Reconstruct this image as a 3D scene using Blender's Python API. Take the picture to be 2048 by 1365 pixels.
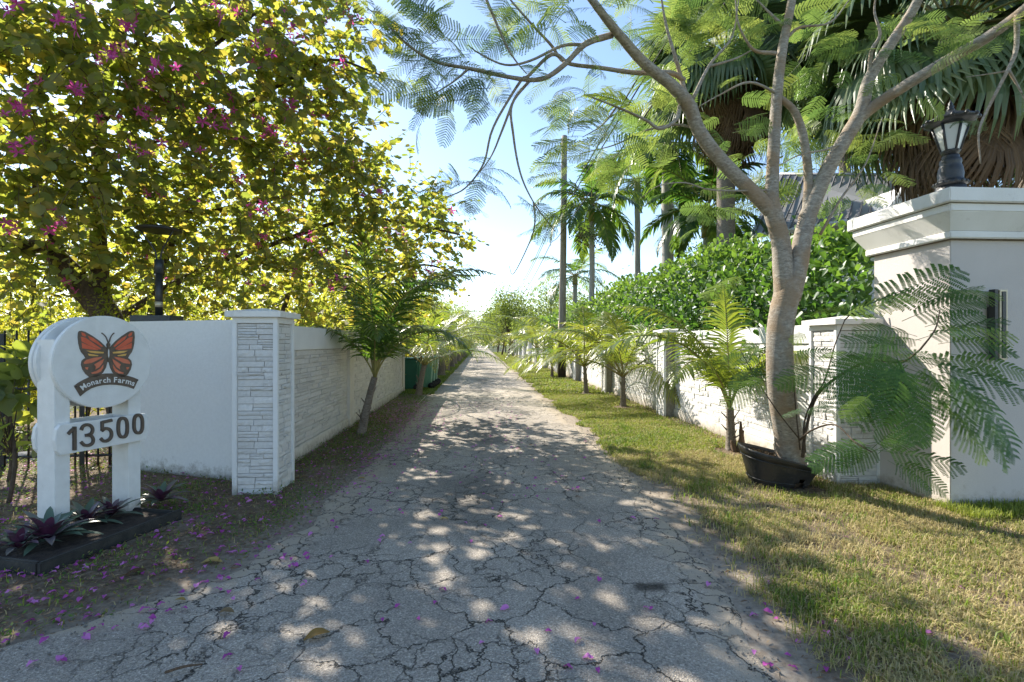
import bpy, bmesh, math, random
import numpy as np
from mathutils import Vector, Matrix
random.seed(7); RNG = np.random.default_rng(7)
for o in list(bpy.data.objects): bpy.data.objects.remove(o)
S = bpy.context.scene
COL = S.collection
# ------------------------------------------------------------------ camera, world, sun, exposure
FPX = 1000.0; CH = 1.5; HY = 685.0; YAW = math.atan(62/1000.0)
cam_d = bpy.data.cameras.new('camera'); cam = bpy.data.objects.new('camera', cam_d); COL.objects.link(cam)
cam_d.sensor_width = 36; cam_d.lens = 36*FPX/2048; cam_d.clip_start = .05; cam_d.clip_end = 3000; cam_d.shift_y = 2.5/2048
cam.location = (0, 0, CH); cam.rotation_euler = (math.radians(90), 0, -YAW)
S.camera = cam
SUN_AZ = math.radians(-38)      # left of the road direction (+Y)
SUN_EL = math.radians(37)
wd = bpy.data.worlds.new('World'); S.world = wd; wd.use_nodes = True
nt = wd.node_tree; nt.nodes.clear()
sky = nt.nodes.new('ShaderNodeTexSky'); sky.sky_type = 'NISHITA'; sky.sun_disc = False
sky.sun_elevation = SUN_EL; sky.sun_rotation = SUN_AZ
sky.air_density = 1.0; sky.dust_density = 0.25; sky.ozone_density = 1.5; sky.altitude = 0
bg = nt.nodes.new('ShaderNodeBackground'); bg.inputs[1].default_value = 0.09
wo = nt.nodes.new('ShaderNodeOutputWorld')
nt.links.new(sky.outputs[0], bg.inputs[0]); nt.links.new(bg.outputs[0], wo.inputs[0])
sl = bpy.data.lights.new('sun', 'SUN'); sl.energy = 3.5; sl.angle = math.radians(0.6); sl.color = (1.0, .93, .82)
sun = bpy.data.objects.new('sun', sl); COL.objects.link(sun)
sd = Vector((math.sin(SUN_AZ)*math.cos(SUN_EL), math.cos(SUN_AZ)*math.cos(SUN_EL), math.sin(SUN_EL)))
sun.rotation_euler = (-sd).to_track_quat('-Z', 'Y').to_euler(); sun.location = (0, 0, 30)
S.view_settings.view_transform = 'Standard'; S.view_settings.look = 'None'
S.view_settings.exposure = 1.64; S.view_settings.gamma = 1.0
S.render.engine = 'CYCLES'
S.cycles.max_bounces = 8; S.cycles.diffuse_bounces = 4; S.cycles.glossy_bounces = 2; S.cycles.transmission_bounces = 4
S.cycles.use_denoising = True
S.cycles.caustics_reflective = False; S.cycles.caustics_refractive = False
# ------------------------------------------------------------------ pixel helpers (photo 2048 x 1365)
CF = np.array([math.sin(YAW), math.cos(YAW), 0.]); CR = np.array([math.cos(YAW), -math.sin(YAW), 0.])
def W(px, py, Z):
    return Z*CF + (px-1024)/FPX*Z*CR + np.array([0, 0, CH-(py-HY)/FPX*Z])
def G(px, py, z=0.0):
    Z = (CH-z)*FPX/(py-HY); p = W(px, py, Z); p[2] = z; return p
def PR(P):
    P = np.asarray(P, float); Z = P@CF; X = P@CR
    Zs = np.where(Z > .05, Z, .05)
    return 1024+FPX*X/Zs, HY-(P[..., 2]-CH)/Zs*FPX, Z
# ------------------------------------------------------------------ noise
def vnoise(x, y, s=1.0, seed=0):
    r = np.random.default_rng(seed+1000).random((256, 256))
    x = np.asarray(x)/s; y = np.asarray(y)/s
    xi = np.floor(x).astype(int); yi = np.floor(y).astype(int); fx = x-xi; fy = y-yi
    fx = fx*fx*(3-2*fx); fy = fy*fy*(3-2*fy)
    a = r[xi % 256, yi % 256]; b = r[(xi+1) % 256, yi % 256]; c = r[xi % 256, (yi+1) % 256]; d = r[(xi+1) % 256, (yi+1) % 256]
    return (a*(1-fx)+b*fx)*(1-fy)+(c*(1-fx)+d*fx)*fy
def fbm(x, y, s=1.0, seed=0, o=3):
    t = 0; a = .5; n = 0
    for k in range(o):
        t = t+a*vnoise(x, y, s/2**k, seed+k*17); n += a; a *= .5
    return t/n
def sstep(a, b, x):
    t = np.clip((x-a)/(b-a), 0, 1); return t*t*(3-2*t)
# ------------------------------------------------------------------ mesh building
class MB:
    def __init__(s): s.v = []; s.t = []; s.f = {}; s.n = 0
    def add(s, V, F, tint=0.5, mi=0):
        V = np.asarray(V, np.float32).reshape(-1, 3); k = len(V)
        s.v.append(V); t = np.empty(k, np.float32); t[:] = tint; s.t.append(t)
        if isinstance(F, dict): items = F.items()
        else:
            g = {}
            for f in F: g.setdefault(len(f), []).append(f)
            items = g.items()
        for n, fa in items:
            fa = np.asarray(fa, np.int64).reshape(-1, n)+s.n
            s.f.setdefault(n, []).append((fa, mi))
        s.n += k
        return s
    def inst(s, T, F, pos, X, Zv, size, tint, mi=0):
        """replicate template T: x axis -> X, z axis -> Zv (made orthogonal)"""
        pos = np.asarray(pos, float); N = len(pos)
        if N == 0: return s
        X = X/np.maximum(np.linalg.norm(X, axis=1, keepdims=True), 1e-9)
        Y = np.cross(Zv, X); Y /= np.maximum(np.linalg.norm(Y, axis=1, keepdims=True), 1e-9)
        Z = np.cross(X, Y)
        T = np.asarray(T, float); size = np.broadcast_to(np.asarray(size, float), (N,))
        V = pos[:, None, :]+size[:, None, None]*(T[None, :, 0:1]*X[:, None, :]+T[None, :, 1:2]*Y[:, None, :]+T[None, :, 2:3]*Z[:, None, :])
        k = len(T); off = (np.arange(N)*k)[:, None, None]
        D = {}
        g = {}
        for f in F: g.setdefault(len(f), []).append(f)
        for n, fl in g.items(): D[n] = (np.array(fl)[None]+off).reshape(-1, n)
        s.add(V.reshape(-1, 3), D, np.repeat(np.broadcast_to(tint, (N,)), k), mi)
        return s
    def mesh(s, name, mats, smooth=True):
        me = bpy.data.meshes.new(name)
        if s.n == 0: return me
        V = np.concatenate(s.v); me.vertices.add(len(V)); me.vertices.foreach_set('co', V.ravel())
        lv = []; ls = []; mi = []; st = 0
        for n, L in s.f.items():
            for fa, m in L:
                c = len(fa); lv.append(fa.ravel()); ls.append(st+np.arange(c)*n); mi.append(np.full(c, m)); st += c*n
        lv = np.concatenate(lv).astype(np.int32); ls = np.concatenate(ls).astype(np.int32); mi = np.concatenate(mi).astype(np.int32)
        me.loops.add(len(lv)); me.loops.foreach_set('vertex_index', lv)
        me.polygons.add(len(ls)); me.polygons.foreach_set('loop_start', ls); me.polygons.foreach_set('material_index', mi)
        a = me.attributes.new('tint', 'FLOAT', 'POINT'); a.data.foreach_set('value', np.concatenate(s.t))
        me.update(calc_edges=True)
        me.polygons.foreach_set('use_smooth', np.full(len(ls), smooth))
        for m in (mats if isinstance(mats, (list, tuple)) else [mats]): me.materials.append(m)
        return me
    def build(s, name, mats, parent=None, smooth=True, **kw):
        return link(name, s.mesh(name, mats, smooth), parent, **kw)
def link(name, data, parent=None, M=None, **kw):
    o = bpy.data.objects.new(name, data); COL.objects.link(o)
    if M is not None: o.matrix_basis = M
    if parent is not None: o.parent = parent
    for k, v in kw.items(): o[k] = v
    return o
def thing(name, label, cat, loc=(0, 0, 0), group=None, rz=0.0):
    o = bpy.data.objects.new(name, None); COL.objects.link(o); o.location = loc; o.rotation_euler = (0, 0, rz); o.empty_display_size = .1
    o['label'] = label; o['category'] = cat
    if group: o['group'] = group
    return o
def tag(o, label, cat, group=None):
    o['label'] = label; o['category'] = cat
    if group: o['group'] = group
    return o
def copy_tree(o, parent=None):
    c = o.copy(); COL.objects.link(c)
    if parent is not None: c.parent = parent
    for ch in list(o.children): copy_tree(ch, c)
    return c
def box(lo, hi):
    x0, y0, z0 = lo; x1, y1, z1 = hi
    V = [(x0, y0, z0), (x1, y0, z0), (x1, y1, z0), (x0, y1, z0), (x0, y0, z1), (x1, y0, z1), (x1, y1, z1), (x0, y1, z1)]
    F = [(0, 3, 2, 1), (4, 5, 6, 7), (0, 1, 5, 4), (1, 2, 6, 5), (2, 3, 7, 6), (3, 0, 4, 7)]
    return V, F
def bbox_mesh(name, lo, hi, mat, bev=.006, seg=2):
    bm = bmesh.new(); V, F = box(lo, hi); vs = [bm.verts.new(v) for v in V]
    for f in F: bm.faces.new([vs[i] for i in f])
    if bev: bmesh.ops.bevel(bm, geom=list(bm.edges), offset=bev, segments=seg, affect='EDGES')
    me = bpy.data.meshes.new(name); bm.to_mesh(me); bm.free(); me.materials.append(mat); return me
def bbox(name, lo, hi, mat, parent=None, bev=.006, **kw): return link(name, bbox_mesh(name, lo, hi, mat, bev), parent, **kw)
def catmull(P, n):
    P = np.asarray(P, float)
    if len(P) < 3: t = np.linspace(0, 1, n+1)[:, None]; return P[0]*(1-t)+P[-1]*t
    Q = np.vstack([2*P[0]-P[1], P, 2*P[-1]-P[-2]]); out = []
    for i in range(1, len(Q)-2):
        for k in range(n):
            t = k/n; a, b, c, d = Q[i-1], Q[i], Q[i+1], Q[i+2]
            out.append(.5*((2*b)+(-a+c)*t+(2*a-5*b+4*c-d)*t*t+(-a+3*b-3*c+d)*t**3))
    out.append(Q[-2]); return np.array(out)
def tube(mb, P, R, seg=8, tint=.5, mi=0, sub=0, rough=0.0, cap=True):
    """tapered tube along points P with radii R; smoothed when sub > 0"""
    P = np.asarray(P, float); R = np.broadcast_to(np.asarray(R, float), (len(P),))
    if sub:
        PR4 = catmull(np.hstack([P, R[:, None]]), sub); P = PR4[:, :3]; R = np.maximum(PR4[:, 3], 1e-4)
    n = len(P); T = np.gradient(P, axis=0); T /= np.maximum(np.linalg.norm(T, axis=1, keepdims=True), 1e-9)
    up = np.array([0, 0, 1.]) if abs(T[0, 2]) < .9 else np.array([1., 0, 0])
    a = np.cross(T[0], up); a /= np.linalg.norm(a); A = [a]
    for i in range(1, n):
        a = A[-1]-T[i]*np.dot(A[-1], T[i]); a /= max(np.linalg.norm(a), 1e-9); A.append(a)
    A = np.array(A); B = np.cross(T, A)
    th = np.arange(seg)*2*math.pi/seg
    rr = R[:, None]*np.ones((1, seg))
    if rough: rr = rr*(1+rough*(RNG.random((n, seg))-.5)+rough*.8*np.sin(th*3+P[:, 2:3]*3))
    V = P[:, None]+rr[..., None]*(np.cos(th)[None, :, None]*A[:, None]+np.sin(th)[None, :, None]*B[:, None])
    i = np.arange(n-1)[:, None]*seg; j = np.arange(seg)[None]; j2 = (j+1) % seg
    Q = np.stack([i+j, i+j2, i+seg+j2, i+seg+j], -1).reshape(-1, 4)
    D = {4: Q}
    if cap: D[seg] = np.array([list(range(seg))[::-1], [(n-1)*seg+k for k in range(seg)]])
    if cap and seg == 4: D = {4: np.vstack([Q, D[4]])}
    mb.add(V.reshape(-1, 3), D, tint, mi)
    return P, T
def lathe(mb, prof, c=(0, 0, 0), seg=24, mi=0, tint=.5, flute=0, famp=0):
    prof = np.asarray(prof, float); n = len(prof); th = np.arange(seg)*2*math.pi/seg
    r = prof[:, 0:1]*np.ones((1, seg))
    if flute: r = r*(1+famp*np.cos(th*flute)[None])
    V = np.stack([c[0]+r*np.cos(th), c[1]+r*np.sin(th), c[2]+prof[:, 1:2]+0*r], -1)
    i = np.arange(n-1)[:, None]*seg; j = np.arange(seg)[None]; j2 = (j+1) % seg
    Q = np.stack([i+j, i+j2, i+seg+j2, i+seg+j], -1).reshape(-1, 4)
    mb.add(V.reshape(-1, 3), {4: Q, seg: np.array([list(range(seg))[::-1], [(n-1)*seg+k for k in range(seg)]])} if seg != 4 else {4: Q}, tint, mi)
# ------------------------------------------------------------------ materials
def newmat(name):
    m = bpy.data.materials.new(name); m.use_nodes = True; n = m.node_tree; n.nodes.clear()
    return m, n, n.nodes, n.links
def N(ns, t, **kw):
    n = ns.new(t)
    for k, v in kw.items():
        if k.startswith('i_'): n.inputs[k[2:].replace('_', ' ')].default_value = v
        else: setattr(n, k, v)
    return n
def c4(c): return (c[0], c[1], c[2], 1)
def ramp(ns, stops):
    r = ns.new('ShaderNodeValToRGB'); e = r.color_ramp.elements
    while len(e) < len(stops): e.new(.5)
    for k, (p, c) in enumerate(stops): e[k].position = p; e[k].color = c4(c)
    return r
def vary(m, lo=.88, hi=1.05):
    ns, L = m.node_tree.nodes, m.node_tree.links; b = [n for n in ns if n.type == 'BSDF_PRINCIPLED'][0]; src = b.inputs['Base Color'].links[0].from_socket
    oi = N(ns, 'ShaderNodeObjectInfo'); mr = N(ns, 'ShaderNodeMapRange', i_To_Min=lo, i_To_Max=hi); L.new(oi.outputs['Random'], mr.inputs[0]); vm = N(ns, 'ShaderNodeVectorMath', operation='SCALE'); L.new(src, vm.inputs[0]); L.new(mr.outputs[0], vm.inputs['Scale']); L.new(vm.outputs[0], b.inputs['Base Color'])
def simple(name, col, col2=None, rough=.6, scale=8, bump=.1, bscale=60, metal=0, spec=.5, dirt=None, dscale=3, dthr=.6, damt=.6, stretch=(1, 1, 1), splash=None, streak=None):
    m, n, ns, L = newmat(name)
    tc = N(ns, 'ShaderNodeTexCoord'); mp = N(ns, 'ShaderNodeMapping'); mp.inputs['Scale'].default_value = stretch
    L.new(tc.outputs['Object'], mp.inputs[0])
    no = N(ns, 'ShaderNodeTexNoise', i_Scale=scale, i_Detail=6.0); L.new(mp.outputs[0], no.inputs['Vector'])
    col2 = col2 or tuple(c*.8 for c in col)
    r = ramp(ns, [(.3, col2), (.7, col)]); L.new(no.outputs[0], r.inputs[0]); out = r.outputs[0]
    if dirt:
        n2 = N(ns, 'ShaderNodeTexNoise', i_Scale=dscale, i_Detail=8.0, i_Roughness=.7); L.new(tc.outputs['Object'], n2.inputs['Vector'])
        mr = N(ns, 'ShaderNodeMapRange', i_From_Min=dthr, i_From_Max=dthr+.15, i_To_Max=damt); L.new(n2.outputs[0], mr.inputs[0])
        mx = N(ns, 'ShaderNodeMix', data_type='RGBA'); L.new(mr.outputs[0], mx.inputs[0]); L.new(out, mx.inputs[6]); mx.inputs[7].default_value = c4(dirt); out = mx.outputs[2]
    if splash:
        sx = N(ns, 'ShaderNodeSeparateXYZ'); L.new(tc.outputs['Object'], sx.inputs[0])
        n4 = N(ns, 'ShaderNodeTexNoise', i_Scale=11.0, i_Detail=8.0, i_Roughness=.75); L.new(tc.outputs['Object'], n4.inputs['Vector'])
        z1 = N(ns, 'ShaderNodeMapRange', i_From_Min=0.0, i_From_Max=.32, i_To_Min=.34, i_To_Max=-.25); L.new(sx.outputs['Z'], z1.inputs[0])
        ad = N(ns, 'ShaderNodeMath', operation='ADD'); L.new(z1.outputs[0], ad.inputs[0]); L.new(n4.outputs[0], ad.inputs[1])
        m4 = N(ns, 'ShaderNodeMapRange', i_From_Min=.52, i_From_Max=.80, i_To_Max=.8); L.new(ad.outputs[0], m4.inputs[0])
        mx = N(ns, 'ShaderNodeMix', data_type='RGBA'); L.new(m4.outputs[0], mx.inputs[0]); L.new(out, mx.inputs[6]); mx.inputs[7].default_value = c4(splash); out = mx.outputs[2]
    if streak:
        m5 = N(ns, 'ShaderNodeMapping'); m5.inputs['Scale'].default_value = (7, 7, .9); L.new(tc.outputs['Object'], m5.inputs[0])
        n5 = N(ns, 'ShaderNodeTexNoise', i_Scale=1.0, i_Detail=6.0, i_Roughness=.7); L.new(m5.outputs[0], n5.inputs['Vector'])
        m6 = N(ns, 'ShaderNodeMapRange', i_From_Min=.56, i_From_Max=.85, i_To_Max=.4); L.new(n5.outputs[0], m6.inputs[0])
        mx = N(ns, 'ShaderNodeMix', data_type='RGBA'); L.new(m6.outputs[0], mx.inputs[0]); L.new(out, mx.inputs[6]); mx.inputs[7].default_value = c4(streak); out = mx.outputs[2]
    b = N(ns, 'ShaderNodeBsdfPrincipled'); b.inputs['Roughness'].default_value = rough; b.inputs['Metallic'].default_value = metal
    b.inputs['Specular IOR Level'].default_value = spec
    L.new(out, b.inputs['Base Color'])
    if bump:
        n3 = N(ns, 'ShaderNodeTexNoise', i_Scale=bscale, i_Detail=4.0); L.new(mp.outputs[0], n3.inputs['Vector'])
        bp = N(ns, 'ShaderNodeBump', i_Strength=bump, i_Distance=.01); L.new(n3.outputs[0], bp.inputs['Height']); L.new(bp.outputs[0], b.inputs['Normal'])
    o = N(ns, 'ShaderNodeOutputMaterial'); L.new(b.outputs[0], o.inputs[0]); return m
def leafmat(name, cols, trans, tf=.45, rough=.45, spec=.4, back=None, vein=0):
    """cols: colours along the tint attribute; trans: colours of light passing through"""
    m, n, ns, L = newmat(name)
    at = N(ns, 'ShaderNodeAttribute', attribute_name='tint'); oi = N(ns, 'ShaderNodeObjectInfo')
    ad = N(ns, 'ShaderNodeMath', operation='MULTIPLY_ADD'); L.new(oi.outputs['Random'], ad.inputs[0]); ad.inputs[1].default_value = .25; L.new(at.outputs['Fac'], ad.inputs[2])
    sb = N(ns, 'ShaderNodeMath', operation='SUBTRACT'); L.new(ad.outputs[0], sb.inputs[0]); sb.inputs[1].default_value = .12
    k = len(cols); r1 = ramp(ns, [(i/(k-1), c) for i, c in enumerate(cols)]); L.new(sb.outputs[0], r1.inputs[0])
    k = len(trans); r2 = ramp(ns, [(i/(k-1), c) for i, c in enumerate(trans)]); L.new(sb.outputs[0], r2.inputs[0])
    b = N(ns, 'ShaderNodeBsdfPrincipled'); b.inputs['Roughness'].default_value = rough; b.inputs['Specular IOR Level'].default_value = spec
    out = r1.outputs[0]
    if back:
        ge = N(ns, 'ShaderNodeNewGeometry'); mx = N(ns, 'ShaderNodeMix', data_type='RGBA'); L.new(ge.outputs['Backfacing'], mx.inputs[0]); L.new(out, mx.inputs[6]); mx.inputs[7].default_value = c4(back); out = mx.outputs[2]
    L.new(out, b.inputs['Base Color'])
    t = N(ns, 'ShaderNodeBsdfTranslucent'); L.new(r2.outputs[0], t.inputs[0])
    ms = N(ns, 'ShaderNodeMixShader'); ms.inputs[0].default_value = tf; L.new(b.outputs[0], ms.inputs[1]); L.new(t.outputs[0], ms.inputs[2])
    o = N(ns, 'ShaderNodeOutputMaterial'); L.new(ms.outputs[0], o.inputs[0]); return m
def barkmat(name, dark, light, ring=18, bump=.5, patch=None, rough=.85):
    m, n, ns, L = newmat(name)
    tc = N(ns, 'ShaderNodeTexCoord'); mp = N(ns, 'ShaderNodeMapping'); mp.inputs['Scale'].default_value = (1, 1, ring/9)
    L.new(tc.outputs['Object'], mp.inputs[0])
    no = N(ns, 'ShaderNodeTexNoise', i_Scale=22.0, i_Detail=10.0, i_Roughness=.72, i_Distortion=.3); L.new(mp.outputs[0], no.inputs['Vector'])
    r = ramp(ns, [(.32, dark), (.52, tuple((a+b)/2 for a, b in zip(dark, light))), (.68, light)]); L.new(no.outputs[0], r.inputs[0]); out = r.outputs[0]
    if patch:
        n2 = N(ns, 'ShaderNodeTexNoise', i_Scale=3.5, i_Detail=5.0); L.new(tc.outputs['Object'], n2.inputs['Vector'])
        mr = N(ns, 'ShaderNodeMapRange', i_From_Min=.5, i_From_Max=.64, i_To_Max=.75); L.new(n2.outputs[0], mr.inputs[0])
        mx = N(ns, 'ShaderNodeMix', data_type='RGBA'); L.new(mr.outputs[0], mx.inputs[0]); L.new(out, mx.inputs[6]); mx.inputs[7].default_value = c4(patch); out = mx.outputs[2]
    b = N(ns, 'ShaderNodeBsdfPrincipled'); b.inputs['Roughness'].default_value = rough; b.inputs['Specular IOR Level'].default_value = .25
    L.new(out, b.inputs['Base Color'])
    bp = N(ns, 'ShaderNodeBump', i_Strength=bump, i_Distance=.02); L.new(no.outputs[0], bp.inputs['Height']); L.new(bp.outputs[0], b.inputs['Normal'])
    o = N(ns, 'ShaderNodeOutputMaterial'); L.new(b.outputs[0], o.inputs[0]); return m
M = {}
M['white_stucco'] = simple('white_stucco', (.78, .77, .75), (.72, .71, .69), .8, 3, .35, 220, dirt=(.42, .40, .36), dscale=2.2, dthr=.58, damt=.45, splash=(.36, .32, .26), streak=(.58, .56, .52))
M['white_speck'] = simple('white_speck', (.80, .80, .79), (.75, .75, .74), .8, 30, .5, 160, dirt=(.12, .11, .10), dscale=26, dthr=.66, damt=.8, splash=(.25, .22, .17))
M['white_paint'] = simple('white_paint', (.80, .80, .78), (.72, .72, .70), .5, 12, .25, 90, dirt=(.35, .31, .26), dscale=5, dthr=.62, damt=.5, splash=(.40, .34, .26), streak=(.60, .58, .53))
M['plinth'] = simple('plinth', (.72, .68, .62), (.62, .57, .50), .85, 4, .4, 120, dirt=(.33, .28, .22), dscale=4, dthr=.56, damt=.5, splash=(.26, .21, .15), streak=(.52, .47, .40))
M['stone'] = simple('stone', (.76, .72, .67), (.66, .62, .57), .8, 6, .6, 55, dirt=(.30, .27, .22), dscale=9, dthr=.66, damt=.5)
M['stone_white'] = simple('stone_white', (.79, .77, .74), (.70, .68, .65), .8, 6, .6, 55, dirt=(.33, .30, .26), dscale=9, dthr=.66, damt=.45)
vary(M['stone']); vary(M['stone_white'])
M['joint'] = simple('joint', (.40, .36, .31), (.25, .22, .18), .9, 20, .6, 60)
M['taupe'] = simple('taupe', (.58, .53, .49), (.54, .49, .45), .85, 2, .5, 140, dirt=(.36, .32, .28), dscale=14, dthr=.68, damt=.6, splash=(.33, .27, .20), streak=(.47, .43, .39))
M['cornice'] = simple('cornice', (.78, .76, .72), (.70, .68, .63), .7, 3, .25, 120, dirt=(.36, .32, .27), dscale=2.4, dthr=.54, damt=.55, streak=(.50, .46, .40))
M['sandy'] = simple('joint_brown', (.22, .18, .14), (.10, .08, .06), .95, 20, .6, 60)
M['black_metal'] = simple('black_metal', (.025, .027, .03), (.015, .016, .018), .42, 30, .25, 90, spec=.6)
M['lamp_blue'] = simple('lamp_blue', (.035, .045, .055), (.02, .026, .032), .4, 20, .2, 120)
M['frost'] = simple('frosted_glass', (.62, .64, .64), (.54, .56, .56), .25, 3, .05, 20)
M['bronze'] = simple('bronze', (.16, .125, .10), (.11, .085, .065), .45, 30, .2, 120, metal=.35)
M['bronze_edge'] = simple('bronze_edge', (.09, .07, .055), None, .5)
M['red_cell'] = simple('red_cell', (.72, .15, .075), (.62, .11, .05), .55, 20, .05)
M['orange_cell'] = simple('orange_cell', (.72, .22, .12), (.62, .16, .08), .55, 20, .05)
M['yellow_cell'] = simple('yellow_cell', (.78, .47, .13), (.70, .40, .10), .55, 20, .05)
M['raw_wood'] = simple('raw_wood', (.55, .33, .14), (.42, .24, .10), .7, 8, .3, 60, stretch=(1, 1, 6))
M['planter'] = simple('planter_timber', (.050, .048, .042), (.022, .022, .021), .85, 14, .6, 90, dirt=(.12, .11, .08), dscale=8, dthr=.6, damt=.5)
M['soil'] = simple('soil', (.06, .042, .028), (.02, .014, .010), .95, 24, 1.0, 60)
M['pot'] = simple('pot_plastic', (.030, .029, .030), (.017, .017, .018), .45, 6, .35, 40, dirt=(.10, .08, .06), dscale=6, dthr=.56, damt=.5, spec=.5)
M['bin'] = simple('bin_plastic', (.012, .105, .065), (.009, .085, .05), .45, 6, .1, 60)
M['bin_faded'] = simple('bin_faded', (.16, .34, .22), (.10, .25, .16), .6, 5, .1, 60, stretch=(6, 6, 1))
M['rubber'] = simple('rubber', (.015, .015, .015), None, .8)
M['roof'] = simple('roof_metal', (.36, .36, .37), (.31, .31, .32), .4, 2, .05, 20, metal=.3)
M['seam'] = simple('roof_seam', (.12, .12, .125), None, .45, metal=.3)
M['wood_pole'] = simple('wood_pole', (.36, .32, .27), (.20, .17, .14), .9, 5, .6, 30, stretch=(8, 8, .5))
M['cream_metal'] = simple('cream_metal', (.55, .49, .36), None, .4, metal=.4)
M['poinciana_bark'] = barkmat('poinciana_bark', (.17, .14, .11), (.50, .45, .38), 22, .6, patch=(.30, .21, .13))
M['orchid_bark'] = barkmat('orchid_bark', (.045, .033, .025), (.15, .11, .08), 6, .8)
M['palm_bark'] = barkmat('palm_bark', (.10, .08, .06), (.34, .29, .24), 40, .8)
M['royal_bark'] = barkmat('royal_bark', (.26, .24, .22), (.46, .44, .41), 34, .4)
M['twig'] = simple('twig', (.16, .12, .085), (.08, .06, .04), .9, 10, .4)
M['fiber'] = simple('fiber', (.20, .13, .08), (.08, .05, .03), .95, 30, .8, 60, stretch=(6, 6, 1))
M['orchid_leaf'] = leafmat('orchid_leaf', [(.065, .095, .050), (.10, .135, .070), (.14, .175, .085), (.19, .20, .07)], [(.40, .50, .06), (.55, .60, .07), (.70, .66, .08), (.80, .60, .09)], .50, .5, .35)
M['flower'] = leafmat('orchid_flower', [(.42, .04, .22), (.55, .07, .32), (.60, .13, .42)], [(.75, .08, .36), (.85, .18, .50)], .4, .6, .2)
M['petal'] = leafmat('fallen_petal', [(.38, .06, .30), (.52, .10, .40), (.66, .24, .56)], [(.45, .05, .35), (.6, .15, .5)], .25, .55, .3)
M['yellow_leaf'] = leafmat('yellow_leaf', [(.20, .11, .03), (.38, .25, .07), (.46, .34, .12)], [(.4, .3, .05), (.5, .4, .1)], .2, .6, .3)
M['brown_leaf'] = leafmat('brown_leaf', [(.09, .05, .025), (.20, .12, .065), (.36, .26, .16)], [(.2, .1, .03), (.3, .18, .06)], .15, .7, .2)
M['shrub_leaf'] = leafmat('shrub_leaf', [(.035, .065, .018), (.07, .11, .025), (.11, .15, .03)], [(.40, .50, .03), (.62, .62, .04), (.75, .66, .06)], .5, .5, .3)
M['poin_leaf'] = leafmat('poinciana_leaf', [(.035, .075, .028), (.06, .11, .038), (.11, .16, .05), (.16, .21, .06)], [(.14, .27, .06), (.24, .38, .08), (.38, .50, .10), (.52, .60, .12)], .42, .5, .35)
M['poin_leaf_dark'] = leafmat('poinciana_leaf_dark', [(.035, .085, .026), (.055, .12, .032), (.10, .18, .036), (.18, .26, .045)], [(.12, .28, .03), (.20, .40, .04), (.38, .55, .04), (.55, .68, .05)], .36, .42, .4)
M['coco_leaf'] = leafmat('coconut_leaf', [(.025, .055, .018), (.055, .095, .025), (.12, .16, .035), (.24, .22, .05)], [(.10, .26, .03), (.26, .42, .04), (.5, .58, .05), (.7, .62, .08)], .36, .34, .5)
M['rachis'] = simple('rachis', (.28, .26, .07), (.20, .15, .05), .5, 6, .1)
M['fan_leaf'] = leafmat('fan_palm_leaf', [(.06, .11, .065), (.10, .155, .085), (.17, .21, .10), (.30, .29, .13)], [(.16, .28, .08), (.32, .42, .10), (.48, .52, .14)], .36, .38, .5)
M['dead_leaf'] = leafmat('dead_palm_leaf', [(.07, .045, .028), (.14, .09, .05), (.24, .17, .10)], [(.15, .09, .04), (.25, .17, .08)], .2, .7, .3)
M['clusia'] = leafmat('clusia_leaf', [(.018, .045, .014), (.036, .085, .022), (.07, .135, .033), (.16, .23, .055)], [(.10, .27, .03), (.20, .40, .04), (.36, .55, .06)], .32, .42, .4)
M['grass'] = leafmat('grass_blade', [(.06, .105, .018), (.14, .20, .032), (.26, .29, .055), (.52, .42, .22)], [(.12, .26, .02), (.28, .42, .04), (.45, .5, .06), (.5, .42, .2)], .35, .55, .3)
M['cover'] = leafmat('cover_leaf', [(.045, .085, .026), (.08, .15, .035), (.13, .20, .045), (.24, .17, .09)], [(.10, .24, .02), (.22, .40, .04), (.4, .5, .06), (.3, .2, .08)], .35, .5, .3)
M['oyster'] = leafmat('oyster_leaf', [(.08, .13, .09), (.12, .19, .12), (.20, .12, .16)], [(.12, .12, .06), (.2, .1, .12)], .15, .38, .5, back=(.11, .03, .09))
M['far_leaf'] = leafmat('far_leaf', [(.045, .075, .030), (.075, .11, .04), (.12, .16, .055)], [(.25, .35, .05), (.42, .50, .08)], .4, .6, .2)  # distant foliage, haze put into the leaf colour by paling it
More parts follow.
